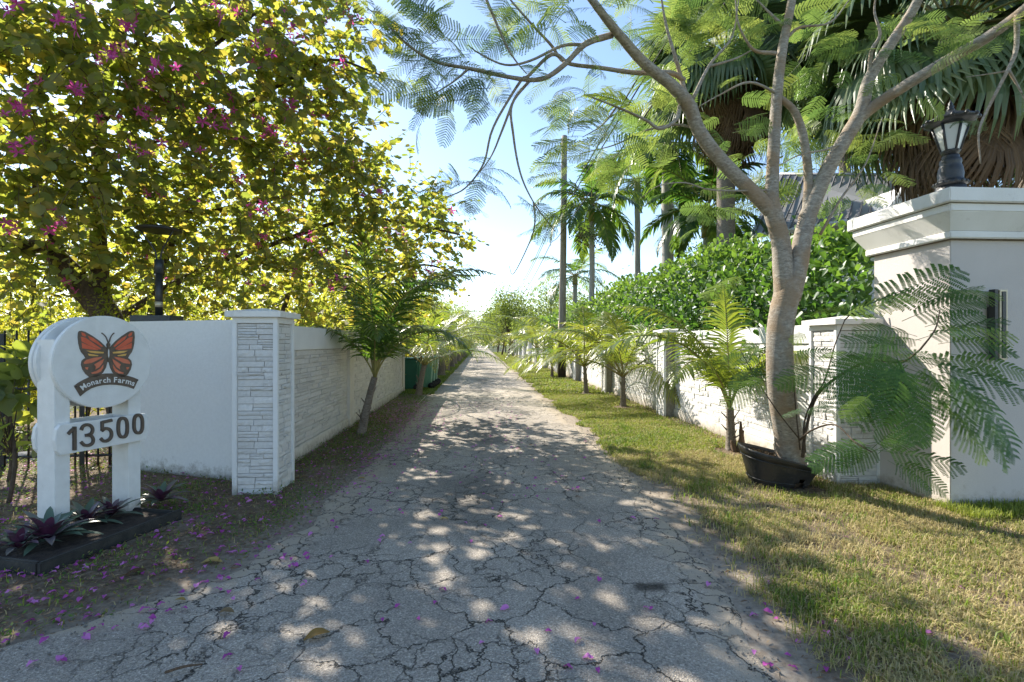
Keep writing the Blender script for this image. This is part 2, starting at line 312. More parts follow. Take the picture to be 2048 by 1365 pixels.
# asphalt
def asphalt():
    m, n, ns, L = newmat('asphalt')
    tc = N(ns, 'ShaderNodeTexCoord'); P = tc.outputs['Object']
    wn = N(ns, 'ShaderNodeTexNoise', i_Scale=3.2, i_Detail=5.0, i_Roughness=.65); L.new(P, wn.inputs['Vector'])
    sub = N(ns, 'ShaderNodeVectorMath', operation='SUBTRACT'); L.new(wn.outputs['Color'], sub.inputs[0]); sub.inputs[1].default_value = (.5, .5, .5)
    sc = N(ns, 'ShaderNodeVectorMath', operation='SCALE'); L.new(sub.outputs[0], sc.inputs[0]); sc.inputs['Scale'].default_value = .42
    wn2 = N(ns, 'ShaderNodeTexNoise', i_Scale=24.0, i_Detail=4.0); L.new(P, wn2.inputs['Vector'])
    sub2 = N(ns, 'ShaderNodeVectorMath', operation='SUBTRACT'); L.new(wn2.outputs['Color'], sub2.inputs[0]); sub2.inputs[1].default_value = (.5, .5, .5)
    sc2 = N(ns, 'ShaderNodeVectorMath', operation='SCALE'); L.new(sub2.outputs[0], sc2.inputs[0]); sc2.inputs['Scale'].default_value = .035
    a1 = N(ns, 'ShaderNodeVectorMath', operation='ADD'); L.new(P, a1.inputs[0]); L.new(sc.outputs[0], a1.inputs[1])
    a2 = N(ns, 'ShaderNodeVectorMath', operation='ADD'); L.new(a1.outputs[0], a2.inputs[0]); L.new(sc2.outputs[0], a2.inputs[1])
    masks = []
    for k, (s, w, lo, hi, seedscale) in enumerate([(2.3, .0115, .38, .50, .55), (5.6, .011, .45, .55, .8)]):
        v = N(ns, 'ShaderNodeTexVoronoi', feature='DISTANCE_TO_EDGE', voronoi_dimensions='2D', i_Scale=s); L.new(a2.outputs[0], v.inputs['Vector'])
        wv = N(ns, 'ShaderNodeTexNoise', i_Scale=6.0+3*k, i_Detail=3.0); L.new(P, wv.inputs['Vector'])
        wm = N(ns, 'ShaderNodeMath', operation='MULTIPLY'); L.new(wv.outputs[0], wm.inputs[0]); wm.inputs[1].default_value = w*s*1.7
        mr = N(ns, 'ShaderNodeMapRange', interpolation_type='SMOOTHSTEP', i_From_Min=0.0, i_To_Min=1.0, i_To_Max=0.0); L.new(v.outputs['Distance'], mr.inputs[0]); L.new(wm.outputs[0], mr.inputs['From Max'])
        ms = N(ns, 'ShaderNodeTexNoise', i_Scale=seedscale, i_Detail=3.0); L.new(P, ms.inputs['Vector'])
        mm = N(ns, 'ShaderNodeMapRange', i_From_Min=lo, i_From_Max=hi); L.new(ms.outputs[0], mm.inputs[0])
        mu = N(ns, 'ShaderNodeMath', operation='MULTIPLY'); L.new(mr.outputs[0], mu.inputs[0]); L.new(mm.outputs[0], mu.inputs[1]); masks.append(mu)
    mx = N(ns, 'ShaderNodeMath', operation='MAXIMUM'); L.new(masks[0].outputs[0], mx.inputs[0]); L.new(masks[1].outputs[0], mx.inputs[1]); crack = mx.outputs[0]
    ag = N(ns, 'ShaderNodeTexVoronoi', i_Scale=130.0); L.new(P, ag.inputs['Vector'])
    ag2 = N(ns, 'ShaderNodeTexNoise', i_Scale=90.0, i_Detail=5.0, i_Roughness=.8); L.new(P, ag2.inputs['Vector'])
    r1 = ramp(ns, [(.28, (.14, .122, .102)), (.45, (.37, .325, .27)), (.58, (.52, .455, .38)), (.78, (.82, .74, .63))]); L.new(ag2.outputs[0], r1.inputs[0])
    agm = N(ns, 'ShaderNodeMix', data_type='RGBA', blend_type='MULTIPLY'); agm.inputs[0].default_value = .55; L.new(r1.outputs[0], agm.inputs[6])
    ag3 = N(ns, 'ShaderNodeSeparateColor'); L.new(ag.outputs['Color'], ag3.inputs[0]); agr = ramp(ns, [(0, (.35, .34, .33)), (.5, (.8, .79, .78)), (.85, (1.0, 1.0, .98)), (1, (1.7, 1.7, 1.65))]); L.new(ag3.outputs[0], agr.inputs[0]); L.new(agr.outputs[0], agm.inputs[7])
    st = N(ns, 'ShaderNodeAttribute', attribute_name='tint')
    big = N(ns, 'ShaderNodeTexNoise', i_Scale=1.1, i_Detail=6.0, i_Roughness=.6); L.new(P, big.inputs['Vector'])
    bm_ = N(ns, 'ShaderNodeMapRange', i_From_Min=.3, i_From_Max=.7, i_To_Min=.72, i_To_Max=1.12); L.new(big.outputs[0], bm_.inputs[0])
    mul = N(ns, 'ShaderNodeMath', operation='MULTIPLY'); L.new(bm_.outputs[0], mul.inputs[0]); L.new(st.outputs['Fac'], mul.inputs[1])
    vm = N(ns, 'ShaderNodeVectorMath', operation='SCALE'); L.new(agm.outputs[2], vm.inputs[0]); L.new(mul.outputs[0], vm.inputs['Scale'])
    # sand dust at the edges (attribute dust)
    du = N(ns, 'ShaderNodeAttribute', attribute_name='dust')
    dn = N(ns, 'ShaderNodeTexNoise', i_Scale=14.0, i_Detail=6.0); L.new(P, dn.inputs['Vector'])
    dm = N(ns, 'ShaderNodeMath', operation='MULTIPLY'); L.new(du.outputs['Fac'], dm.inputs[0]); L.new(dn.outputs[0], dm.inputs[1])
    dr = N(ns, 'ShaderNodeMapRange', i_From_Min=.15, i_From_Max=.45); L.new(dm.outputs[0], dr.inputs[0])
    mxs = N(ns, 'ShaderNodeMix', data_type='RGBA'); L.new(dr.outputs[0], mxs.inputs[0]); L.new(vm.outputs[0], mxs.inputs[6]); mxs.inputs[7].default_value = (.42, .35, .265, 1)
    mxc = N(ns, 'ShaderNodeMix', data_type='RGBA'); L.new(crack, mxc.inputs[0]); L.new(mxs.outputs[2], mxc.inputs[6]); mxc.inputs[7].default_value = (.022, .021, .018, 1)
    b = N(ns, 'ShaderNodeBsdfPrincipled'); b.inputs['Roughness'].default_value = .8; b.inputs['Specular IOR Level'].default_value = .3
    L.new(mxc.outputs[2], b.inputs['Base Color'])
    hm = N(ns, 'ShaderNodeMath', operation='MULTIPLY_ADD'); L.new(crack, hm.inputs[0]); hm.inputs[1].default_value = -3.0; L.new(ag.outputs['Distance'], hm.inputs[2])
    bp = N(ns, 'ShaderNodeBump', i_Strength=.75, i_Distance=.006); L.new(hm.outputs[0], bp.inputs['Height']); L.new(bp.outputs[0], b.inputs['Normal'])
    o = N(ns, 'ShaderNodeOutputMaterial'); L.new(b.outputs[0], o.inputs[0]); return m
M['asphalt'] = asphalt()
def groundmat():
    m, n, ns, L = newmat('ground_soil')
    tc = N(ns, 'ShaderNodeTexCoord'); P = tc.outputs['Object']
    n1 = N(ns, 'ShaderNodeTexNoise', i_Scale=22.0, i_Detail=8.0, i_Roughness=.7); L.new(P, n1.inputs['Vector'])
    soil = ramp(ns, [(.3, (.075, .055, .038)), (.5, (.16, .12, .082)), (.72, (.29, .23, .16))]); L.new(n1.outputs[0], soil.inputs[0])
    sand = ramp(ns, [(.3, (.20, .16, .12)), (.5, (.31, .26, .205)), (.72, (.42, .37, .30))]); L.new(n1.outputs[0], sand.inputs[0])
    at = N(ns, 'ShaderNodeAttribute', attribute_name='tint')
    mx = N(ns, 'ShaderNodeMix', data_type='RGBA'); L.new(at.outputs['Fac'], mx.inputs[0]); L.new(soil.outputs[0], mx.inputs[6]); L.new(sand.outputs[0], mx.inputs[7])
    b = N(ns, 'ShaderNodeBsdfPrincipled'); b.inputs['Roughness'].default_value = .95; b.inputs['Specular IOR Level'].default_value = .15
    L.new(mx.outputs[2], b.inputs['Base Color'])
    bp = N(ns, 'ShaderNodeBump', i_Strength=.8, i_Distance=.01); L.new(n1.outputs[0], bp.inputs['Height']); L.new(bp.outputs[0], b.inputs['Normal'])
    o = N(ns, 'ShaderNodeOutputMaterial'); L.new(b.outputs[0], o.inputs[0]); return m
M['ground'] = groundmat()
M['far_ground'] = simple('far_ground', (.09, .11, .035), (.06, .07, .03), .95, 3, .3, 20)
# ------------------------------------------------------------------ ground and road
def xl(y): return np.interp(y, [0, 1.8, 2.3, 2.8, 3.4, 4.2, 6, 400], [-5.5, -3.6, -2.6, -2.05, -1.62, -1.42, -1.36, -1.33])
def xr(y): return np.interp(y, [0, 1.8, 2.6, 3.4, 5, 8, 14, 400], [.95, 1.22, 1.38, 1.50, 1.64, 1.66, 1.64, 1.62])
def outd(x, y):
    """metres outside the road edge (negative on the road)"""
    w = (fbm(x, y, .55, 3, 4)-.5)*.34
    return np.maximum(xl(y)-x, x-xr(y))+w
def ground_z(x, y):
    d = outd(x, y)
    return .03*sstep(.1, .8, d)+.02*(fbm(x, y, .5, 9)-.5)*sstep(-.1, .4, d)
def grid(xs, ys):
    X, Y = np.meshgrid(xs, ys, indexing='ij'); a, b = len(xs), len(ys)
    i = (np.arange(a-1)[:, None]*b+np.arange(b-1)[None]); Q = np.stack([i, i+b, i+b+1, i+1], -1).reshape(-1, 4)
    return X.ravel(), Y.ravel(), Q
xs = np.concatenate([np.arange(-9, -4, .15), np.arange(-4, 5, .05), np.arange(5, 9.1, .15)]); ys = np.concatenate([np.arange(-2, 1.2, .2), np.arange(1.2, 12, .05), np.arange(12, 60, .3)])
X, Y, Q = grid(xs, ys); d = outd(X, Y)
sand = (1-sstep(.05, .55, d+.3*(fbm(X, Y, .3, 21)-.5)))
sand = np.maximum(sand, .45*sstep(.56, .66, fbm(X, Y, .6, 33)))*np.where(X > 0, 1, .75)
Zg = ground_z(X, Y)-.004; edge = (np.abs(X) > 8.7) | (Y > 59) | (Y < -1.8); Zg = np.where(edge, -.03, Zg)
MB().add(np.stack([X, Y, Zg], -1), {4: Q}, sand).build('ground', M['ground'], kind='structure')
MB().add([(-600, -100, -.02), (600, -100, -.02), (600, 1500, -.02), (-600, 1500, -.02)], [(0, 1, 2, 3)]).build('terrain', M['far_ground'], kind='structure')
xs = np.arange(-6.2, 2.6, .05); ys = np.concatenate([np.arange(-1.8, 14, .05), np.arange(14, 60, .4), np.arange(60, 200, 4)])
X, Y, Q = grid(xs, ys); keep = (X > xl(Y)-.5) & (X < xr(Y)+.5); d = outd(X, Y)
Zr = .016+.01*np.cos((X-.2)*1.8)*.5-.055*sstep(-.02, .12, d)+.006*(fbm(X, Y, .8, 5)-.5)
stain_tone = 1.0-.42*sstep(.48, .62, fbm(X, Y*.6, .7, 51, 4))*np.exp(-((X-.05-.1*np.sin(Y))/.42)**2)
stain_tone *= 1-.25*np.exp(-((X-.9)/.22)**2)*fbm(X, Y*.3, .8, 8)
stain_tone = stain_tone*(1+.28*sstep(5, 16, Y))  # asphalt tone also lightens with distance along the road
stain_tone = np.where(np.hypot(X-G(1300, 1180)[0], (Y-G(1300, 1180)[1])*1.3)+.08*(fbm(X, Y, .08, 61)-.5) < .085, .22, stain_tone)
for (sx_, sy_, sr_) in ((1430, 1080, .10), (1480, 1225, .09), (1400, 1010, .12)):
    q_ = G(sx_, sy_); stain_tone = np.where(np.hypot(X-q_[0], (Y-q_[1])*.8)+.16*(fbm(X, Y, .1, 62)-.5) < sr_, .42, stain_tone)
dust = np.exp(-np.abs(d+.05)/.22)*1.1*np.where((X < 0) & (Y < 2.7), .25, 1)
fk = keep[Q].all(1); used = np.unique(Q[fk]); mp_ = np.full(len(X), -1); mp_[used] = np.arange(len(used))
mb = MB().add(np.stack([X, Y, Zr], -1)[used], {4: mp_[Q[fk]]}, stain_tone[used]); road = mb.build('road', M['asphalt'], kind='structure')
a = road.data.attributes.new('dust', 'FLOAT', 'POINT'); a.data.foreach_set('value', dust[used].astype(np.float32))
def gz(x, y): return float(ground_z(np.array([x]), np.array([y]))[0])
# ------------------------------------------------------------------ leaf templates
T_BAU = ([(0, 0, 0), (.75, 0, -.05), (.06, .30, .07), (.45, .50, .14), (.92, .34, .08), (1.0, .16, .02), (.06, -.30, .07), (.45, -.50, .14), (.92, -.34, .08), (1.0, -.16, .02)], [(0, 1, 5, 4, 3, 2), (0, 6, 7, 8, 9, 1)])
T_OBO = ([(0, 0, 0), (.35, .15, .03), (.65, .27, .06), (.9, .23, .06), (1, 0, 0), (.9, -.23, .06), (.65, -.27, .06), (.35, -.15, .03)], [(0, 4, 3, 2, 1), (0, 7, 6, 5, 4)])
T_RHO = ([(0, 0, 0), (.5, .22, .05), (1, 0, -.04), (.5, -.22, .05)], [(0, 3, 2, 1)])
T_LEAF = ([(0, 0, 0), (.3, .16, .05), (.7, .17, .05), (1, 0, -.05), (.7, -.17, .05), (.3, -.16, .05), (.5, 0, -.0)], [(0, 6, 2, 1), (6, 3, 2), (0, 5, 4, 6), (6, 4, 3)])
def rdir(n, up=0.0):
    v = RNG.normal(size=(n, 3)); v /= np.linalg.norm(v, axis=1, keepdims=True); v[:, 2] += up; return v
def unit(v): v = np.asarray(v, float); return v/np.linalg.norm(v)
def leaf_mesh(name, T, mat, n=4):
    out = []
    for k in range(n):
        V = np.array(T[0], float); V[:, 2] *= .3+1.1*k/n+.2; V[:, 2] -= .10*V[:, 0]**2
        out.append(MB().add(V, T[1], .12+.76*k/max(1, n-1)).mesh(name, mat))
    return out
def basis(pos, x, z, s):
    x = unit(x); y = unit(np.cross(z, x)); z = np.cross(x, y)
    m = Matrix(((x[0]*s, y[0]*s, z[0]*s, pos[0]), (x[1]*s, y[1]*s, z[1]*s, pos[1]), (x[2]*s, y[2]*s, z[2]*s, pos[2]), (0, 0, 0, 1)))
    return m
def split_foliage(root, part, T, mat, pos, X, Zv, size, tint, nmax=300, stuff='foliage'):
    """the nmax leaves that show largest become objects of their own, the rest one mesh"""
    px, py, Z = PR(pos); vis = (px > 0) & (px < 2048) & (py > 0) & (py < 1365) & (Z > .5)
    score = np.where(vis, size/np.maximum(Z, .5), 0); order = np.argsort(-score)
    pick = order[:nmax]; pick = pick[score[pick] > 0]; rest = np.setdiff1d(np.arange(len(pos)), pick)
    ms = leaf_mesh(part, T, mat)
    for i in pick:
        link(part, ms[min(3, int(tint[i]*4))], root, basis(pos[i], X[i], Zv[i], float(size[i])))
    mb = MB(); mb.inst(T[0], T[1], pos[rest], X[rest], Zv[rest], size[rest], tint[rest])
    if len(rest): mb.build(stuff, mat, root, kind='stuff')
# ------------------------------------------------------------------ boundary walls
stone_meshes = {}
def stone_variants(mat):
    if mat.name in stone_meshes: return stone_meshes[mat.name]
    out = []
    for k in range(14):
        # unit stone: x 0..1 along the wall, z 0..1 height, y 0 (front, towards -y) .. 1 back
        nx, nz = 4, 2; V = []; F = []
        fr = RNG.random((nx+1, nz+1))*.35
        tilt = RNG.random()*.3; tz = (RNG.random()-.5)*.3
        for i in range(nx+1):
            for j in range(nz+1):
                x = i/nx; z = j/nz
                if i not in (0, nx): x += (RNG.random()-.5)*.08
                e = .12 if (i in (0, nx) or j in (0, nz)) else 0
                V.append((x, fr[i, j]+e+tilt*i/nx+tz*j/nz, z))
        nf = len(V)
        idx = lambda i, j: i*(nz+1)+j
        for i in range(nx):
            for j in range(nz): F.append((idx(i, j), idx(i+1, j), idx(i+1, j+1), idx(i, j+1)))
        V += [(0, 1.3, 0), (1, 1.3, 0), (1, 1.3, 1), (0, 1.3, 1)]
        F.append(tuple([idx(i, 0) for i in range(nx, -1, -1)]+[nf, nf+1])); F.append(tuple([idx(i, nz) for i in range(nx+1)]+[nf+2, nf+3]))
        F.append(tuple([idx(0, j) for j in range(nz+1)]+[nf+3, nf])); F.append(tuple([idx(nx, j) for j in range(nz, -1, -1)]+[nf+1, nf+2]))
        out.append((V, F, MB().add(V, F, RNG.random()).mesh('stone', mat, smooth=False)))
    stone_meshes[mat.name] = out; return out
def stone_face(root, mat, O, U, Nn, length, z0, z1, rowh=.058, lmin=.14, lmax=.5, dep=.03, nmax=300, near_end=0):
    """ledger stones on a wall face: O origin, U unit along the wall, Nn outward normal"""
    var = stone_variants(mat); O = np.array(O, float); U = unit(U); Nn = unit(Nn); rows = []
    z = z0; r = 0
    lst = []
    while z < z1-.02:
        h = rowh*random.choice([.7, .85, 1, 1.2]); h = min(h, z1-z)
        if z1-(z+h) < .02: h = z1-z
        x = 0
        while x < length-.01:
            l = random.uniform(lmin, lmax)
            if length-(x+l) < lmin*.7: l = length-x
            if random.random() < .16 and h > .045:   # two thin stones in one course
                lst.append((x, l, z, h*.5)); lst.append((x, l, z+h*.5, h*.5))
            else: lst.append((x, l, z, h))
            x += l
        z += h
    pos = np.array([O+U*(x+l/2)+np.array([0, 0, zz+h/2]) for x, l, zz, h in lst])
    px, py, Z = PR(pos); sc = np.array([l for x, l, zz, h in lst])**.3/np.maximum(Z, .3)**2
    order = np.argsort(-sc); single = set(order[:nmax].tolist()); mbr = MB(); 
    for i, (x, l, zz, h) in enumerate(lst):
        V, F, me = random.choice(var); g = random.uniform(.0018, .0045); dd = dep*random.uniform(.45, 1.0)
        o = O+U*(x+g)+np.array([0, 0, zz+g*.8])+Nn*dd
        ax = U*(l-2*g); az = np.array([0, 0, h-1.6*g]); ay = -Nn*dd
        if i in single:
            m = Matrix(((ax[0], ay[0], az[0], o[0]), (ax[1], ay[1], az[1], o[1]), (ax[2], ay[2], az[2], o[2]), (0, 0, 0, 1)))
            link('stone', me, root, m)
        else:
            Vn = np.array(V); mbr.add(o+Vn[:, :1]*ax+Vn[:, 1:2]*ay+Vn[:, 2:]*az, F, .5)
    if mbr.n: mbr.build('stonework', mat, root, smooth=False, kind='stuff')
WH = 1.70
def wall_section(label, x, y0, y1, side, mat, nst, group, real=True, plinth=.20, band=.22, rowh=.058):
    """side +1: the face looks to +x (left wall); -1: looks to -x (right wall)"""
    t = thing('boundary_wall', label, 'wall', (0, 0, 0), group)
    b = x-side*.16
    lo = (min(x-side*.012, b), y0, -.05); hi = (max(x-side*.012, b), y1, WH-.05)
    bbox('panel', lo, hi, M['joint'] if real else mat, t, bev=0)
    f = x+side*.028
    bbox('plinth', (min(f, b-side*.01), y0, -.05), (max(f, b-side*.01), y1, plinth), M['plinth'], t, .008)
    bbox('coping', (min(f, b-side*.012), y0, WH-band), (max(f, b-side*.012), y1, WH), M['white_stucco'], t, .008)
    if real:
        stone_face(t, mat, (x-side*.012, y0, 0) if side < 0 else (x-side*.012, y0, 0), (0, 1, 0), (side, 0, 0), y1-y0, plinth+.004, WH-band-.004, rowh, dep=.036, nmax=nst)
    return t
def pillar(label, cx, cy, w, d, h, mat, faces, group, cap_over=.045, nst=300, band=.045, real=True):
    """square pillar with a shallow pyramid cap and ledger stone faces"""
    t = thing('wall_pillar', label, 'pillar', (0, 0, 0), group)
    x0, x1, y0, y1 = cx-w/2, cx+w/2, cy-d/2, cy+d/2
    bbox('core', (x0+.035, y0+.035, -.05), (x1-.035, y1-.035, h-.06), M['joint'] if real else mat, t, bev=0)
    for (a_, b_) in ((x0, y0), (x1, y0), (x0, y1), (x1, y1)):
        sx_ = 1 if a_ == x0 else -1; sy_ = 1 if b_ == y0 else -1
        q = band if real else band*1.5
        bbox('corner_trim', (min(a_, a_+sx_*q), min(b_, b_+sy_*q), -.05), (max(a_, a_+sx_*q), max(b_, b_+sy_*q), h-.08), M['white_stucco'], t, .005)
    bbox('top_trim', (x0+.003, y0+.003, h-.115), (x1-.003, y1-.003, h-.055), M['white_stucco'], t, .004)
    V, F = box((x0-cap_over, y0-cap_over, h-.055), (x1+cap_over, y1+cap_over, h)); V = V+[(cx, cy, h+.045)]
    F = [f for f in F if f != (4, 5, 6, 7)]+[(4, 5, 8), (5, 6, 8), (6, 7, 8), (7, 4, 8)]
    MB().add(V, F).build('cap', M['plinth' if mat is M['stone'] else 'cornice'], t, smooth=False)
    if real:
        spec = {'front': ((x0+band, y0+.035, 0), (1, 0, 0), (0, -1, 0), w-2*band), 'right': ((x1-.035, y0+band, 0), (0, 1, 0), (1, 0, 0), d-2*band), 'left': ((x0+.035, y0+band, 0), (0, 1, 0), (-1, 0, 0), d-2*band)}
        for fc in faces:
            O, U, Nn, l = spec[fc]; stone_face(t, mat, O, U, Nn, l, .02, h-.12, .058, .10, .26, .034, nst//len(faces))
    return t
LX = -2.30; PXL = -1.97
pillar('white ledger stone gate pillar standing right of the plain white wall, left of the road', -2.185, 5.205, .43, .45, 1.80, M['stone_white'], ('front', 'right'), None, nst=300)
wall_section('left wall section of cream ledger stone between the white gate pillar and the leaning palm', LX, 5.435, 8.75, 1, M['stone'], 290, 'boundary walls beside the road', band=.30)
t = thing('wall_pilaster', 'plain cream pilaster in the left wall directly behind the leaning coconut palm', 'pilaster')
bbox('shaft', (LX-.18, 8.75, -.05), (LX+.05, 9.05, WH+.003), M['plinth'], t, .01)
wall_section('left wall section of cream ledger stone between the pilaster and the green wheeled bins', LX, 9.05, 14.75, 1, M['stone'], 290, 'boundary walls beside the road', band=.30)
bbox('end_pier', (LX-.42, 14.75, -.05), (LX+.045, 15.0, WH+.006), M['plinth'], None, .01, label='plain cream pier ending the left wall just before the green wheeled bins', category='pier')
# plain white return wall behind the sign
t = thing('white_wall', 'plain smooth white wall behind the house number sign, left of the gate pillar', 'wall')
p0 = W(258, 700, 5.80); p1 = np.array([-2.405, 5.42])
dr = unit(np.array([p1[0]-p0[0], p1[1]-p0[1]])); nn = np.array([-dr[1], dr[0]])
V = []
for z in (-.05, 1.74):
    for q in (p0[:2], p1, p1+nn*.2, p0[:2]+nn*.2): V.append((q[0], q[1], z))
F = [(0, 3, 2, 1), (4, 5, 6, 7), (0, 1, 5, 4), (1, 2, 6, 5), (2, 3, 7, 6), (3, 0, 4, 7)]
MB().add(V, F).build('panel', M['white_speck'], t, smooth=False)
# left wall beyond the bins
for k, (a_, b_) in enumerate([(19.5, 26), (26.3, 34), (34.3, 46), (46.3, 66)]):
    wall_section(['left wall section just beyond the green wheeled bins', 'left wall section behind the palm row past the bins', 'far left wall section behind the palm trunks', 'farthest left wall section near the end of the road'][k], LX, a_, b_, 1, M['stone'], 0, 'boundary walls beside the road', real=False)
bbox('bin_alcove_wall', (LX-1.1, 15.0, -.05), (LX-.95, 19.5, WH), M['plinth'], None, .01, label='pale recessed wall behind the green wheeled bins', category='wall')
# right wall
RX = 3.80
PY = [4.94+4.66*k for k in range(12)]
ordn = ['stone clad wall pillar right of the broken black pot, touching the big taupe gate pillar', 'wall pillar between the nearest and second coconut palms on the right verge', 'wall pillar just beyond the second coconut palm on the right verge', 'wall pillar right beside the dark base of the utility pole']
for k, y in enumerate(PY):
    real = k < 4
    w = .46 if k else .5
    lab = ordn[k] if k < 4 else 'plain pale wall pillar far along the right wall, one of a receding row'
    pillar(lab, (3.66 if k == 0 else 3.58)+w/2, y+.22, w, .44, 1.74, M['stone_white'] if k < 4 else M['white_stucco'], ('left', 'front') if k == 0 else ('left',), 'pillars of the right boundary wall', nst=300 if k < 3 else 100, real=real, cap_over=.05 if k < 4 else .02)
    if k < 11:
        real2 = k < 4
        wall_section(['right wall section of white ledger stone behind the poinciana trunk and nearest palm', 'right wall section behind the second palm, crossed by its frond shadows', 'right wall section behind the third palm from the camera', 'right wall section at the foot of the utility pole'][k] if k < 4 else 'pale right wall section far along the road between plain pillars', RX, y+.44, PY[k+1], -1, M['stone_white'], 290 if k < 3 else 100, 'boundary walls beside the road', real=real2, rowh=.075)
# ------------------------------------------------------------------ big taupe gate pillar on the right
t = thing('gate_pillar', 'large square taupe gate pillar with stepped cream cornice at the right edge', 'pillar')
gx, gy = 4.13, 4.16; gw = 3.2; gd = .86
bbox('shaft', (gx, gy, -.05), (gx+gw, gy+gd, 2.46), M['taupe'], t, .006)
for k, (z0, z1, ov, m) in enumerate([(2.41, 2.475, .055, 'cornice'), (2.475, 2.62, .075, 'taupe'), (2.62, 2.695, .135, 'cornice'), (2.695, 2.82, .17, 'cornice')]):
    if k == 1:
        V = []
        for z, o_ in ((z0, .05), (z1, .13)):
            V += [(gx-o_, gy-o_, z), (gx+gw+o_, gy-o_, z), (gx+gw+o_, gy+gd+o_, z), (gx-o_, gy+gd+o_, z)]
        MB().add(V, F, .5).build('cornice_course', M['cornice'], t, smooth=False)
    else: bbox('cornice_course', (gx-ov, gy-ov, z0), (gx+gw+ov, gy+gd+ov, z1-.002), M[m], t, .008)
bbox('dark_joint', (gx-.128, gy-.128, 2.690), (gx+gw+.128, gy+gd+.128, 2.699), M['sandy'], t, 0)  # thin dark brown strips between and under the cornice courses
bbox('dark_joint', (gx-.02, gy-.02, 2.401), (gx+gw+.02, gy+gd+.02, 2.411), M['sandy'], t, 0)
# wall sconce on the camera-facing side
c = W(2007, 650, 4.33); t = thing('wall_sconce', 'tall narrow black and cream bar light fixed on the taupe gate pillar', 'wall light', (c[0], gy, c[2]))
bbox('backplate', (-.045, -.05, -.07), (-.005, .0, .16), M['black_metal'], t, .003)
bbox('frame', (-.062, -.085, -.31), (-.028, -.03, .31), M['black_metal'], t, .003)
bbox('cream_panel', (-.022, -.09, -.305), (.055, -.035, .305), M['cream_metal'], t, .004)
bbox('dark_strip', (-.002, -.096, -.29), (.036, -.088, .29), M['black_metal'], t, .002)
# ornate lamp on the pillar
def ornate_lamp():
    c = np.array([W(1901, 380, 4.78)[0], W(1901, 380, 4.78)[1], 2.82])
    t = thing('pillar_lamp', 'ornate black lantern with frosted panes standing on the gate pillar cornice', 'lamp', tuple(c), rz=.35); t.scale = (1.1, 1.1, 1.14)
    mb = MB(); lathe(mb, [(.17, 0), (.165, .015), (.145, .04), (.12, .08), (.105, .12), (.098, .15)], seg=48, flute=24, famp=.035); mb.build('fluted_base', M['black_metal'], t)
    mb = MB(); lathe(mb, [(.095, .145), (.112, .155), (.118, .17), (.108, .185), (.092, .195), (.088, .21), (.092, .25), (.084, .30), (.072, .33), (.078, .345), (.074, .37), (.058, .385), (.062, .40), (.050, .41)], seg=24); mb.build('stem', M['black_metal'], t)
    for k in range(16):
        a_ = k*math.pi/8; m2 = MB(); lathe(m2, [(.004, -.012), (.012, -.006), (.013, .004), (.004, .012)], (.114*math.cos(a_), .114*math.sin(a_), .17), 6); m2.build('bead', M['black_metal'], t)
    def hexr(r, z): return [(r*math.cos(k*math.pi/3), r*math.sin(k*math.pi/3), z) for k in range(6)]
    lo, hi = hexr(.062, .44), hexr(.125, .66)
    for k in range(6):
        a_, b_ = k, (k+1) % 6
        V = np.array([lo[a_], lo[b_], hi[b_], hi[a_]])*np.array([.97, .97, 1])
        MB().add(V, [(0, 1, 2, 3)], .5).build('pane', M['frost'], t, smooth=False)
        m2 = MB(); tube(m2, [lo[k], hi[k]], [.010, .012], 6); m2.build('frame_bar', M['black_metal'], t)
    for R_ in (lo, hi):
        mb = MB()
        for k in range(6): tube(mb, [R_[k], R_[(k+1) % 6]], .011, 6)
        mb.build('frame_ring', M['black_metal'], t)
    mb = MB(); lathe(mb, [(.05, .40), (.062, .425), (.070, .445), (.060, .45)], seg=6); mb.build('collar', M['black_metal'], t)
    mb = MB(); lathe(mb, [(.12, .655), (.155, .668), (.185, .690), (.180, .705), (.150, .715), (.10, .74), (.05, .765), (.03, .78)], seg=36, flute=12, famp=.03); mb.build('hood', M['black_metal'], t)
    mb = MB(); lathe(mb, [(.022, .775), (.03, .79), (.018, .80), (.026, .815), (.014, .83), (.018, .84), (.008, .855), (.002, .875)], seg=12); mb.build('finial', M['black_metal'], t)
    for k in range(12):
        a_ = k*math.pi/6; m2 = MB(); lathe(m2, [(.003, -.006), (.016, .0), (.020, .012), (.010, .026), (.003, .032)], (.182*math.cos(a_), .182*math.sin(a_), .685), 6); m2.build('scallop', M['black_metal'], t)
ornate_lamp()
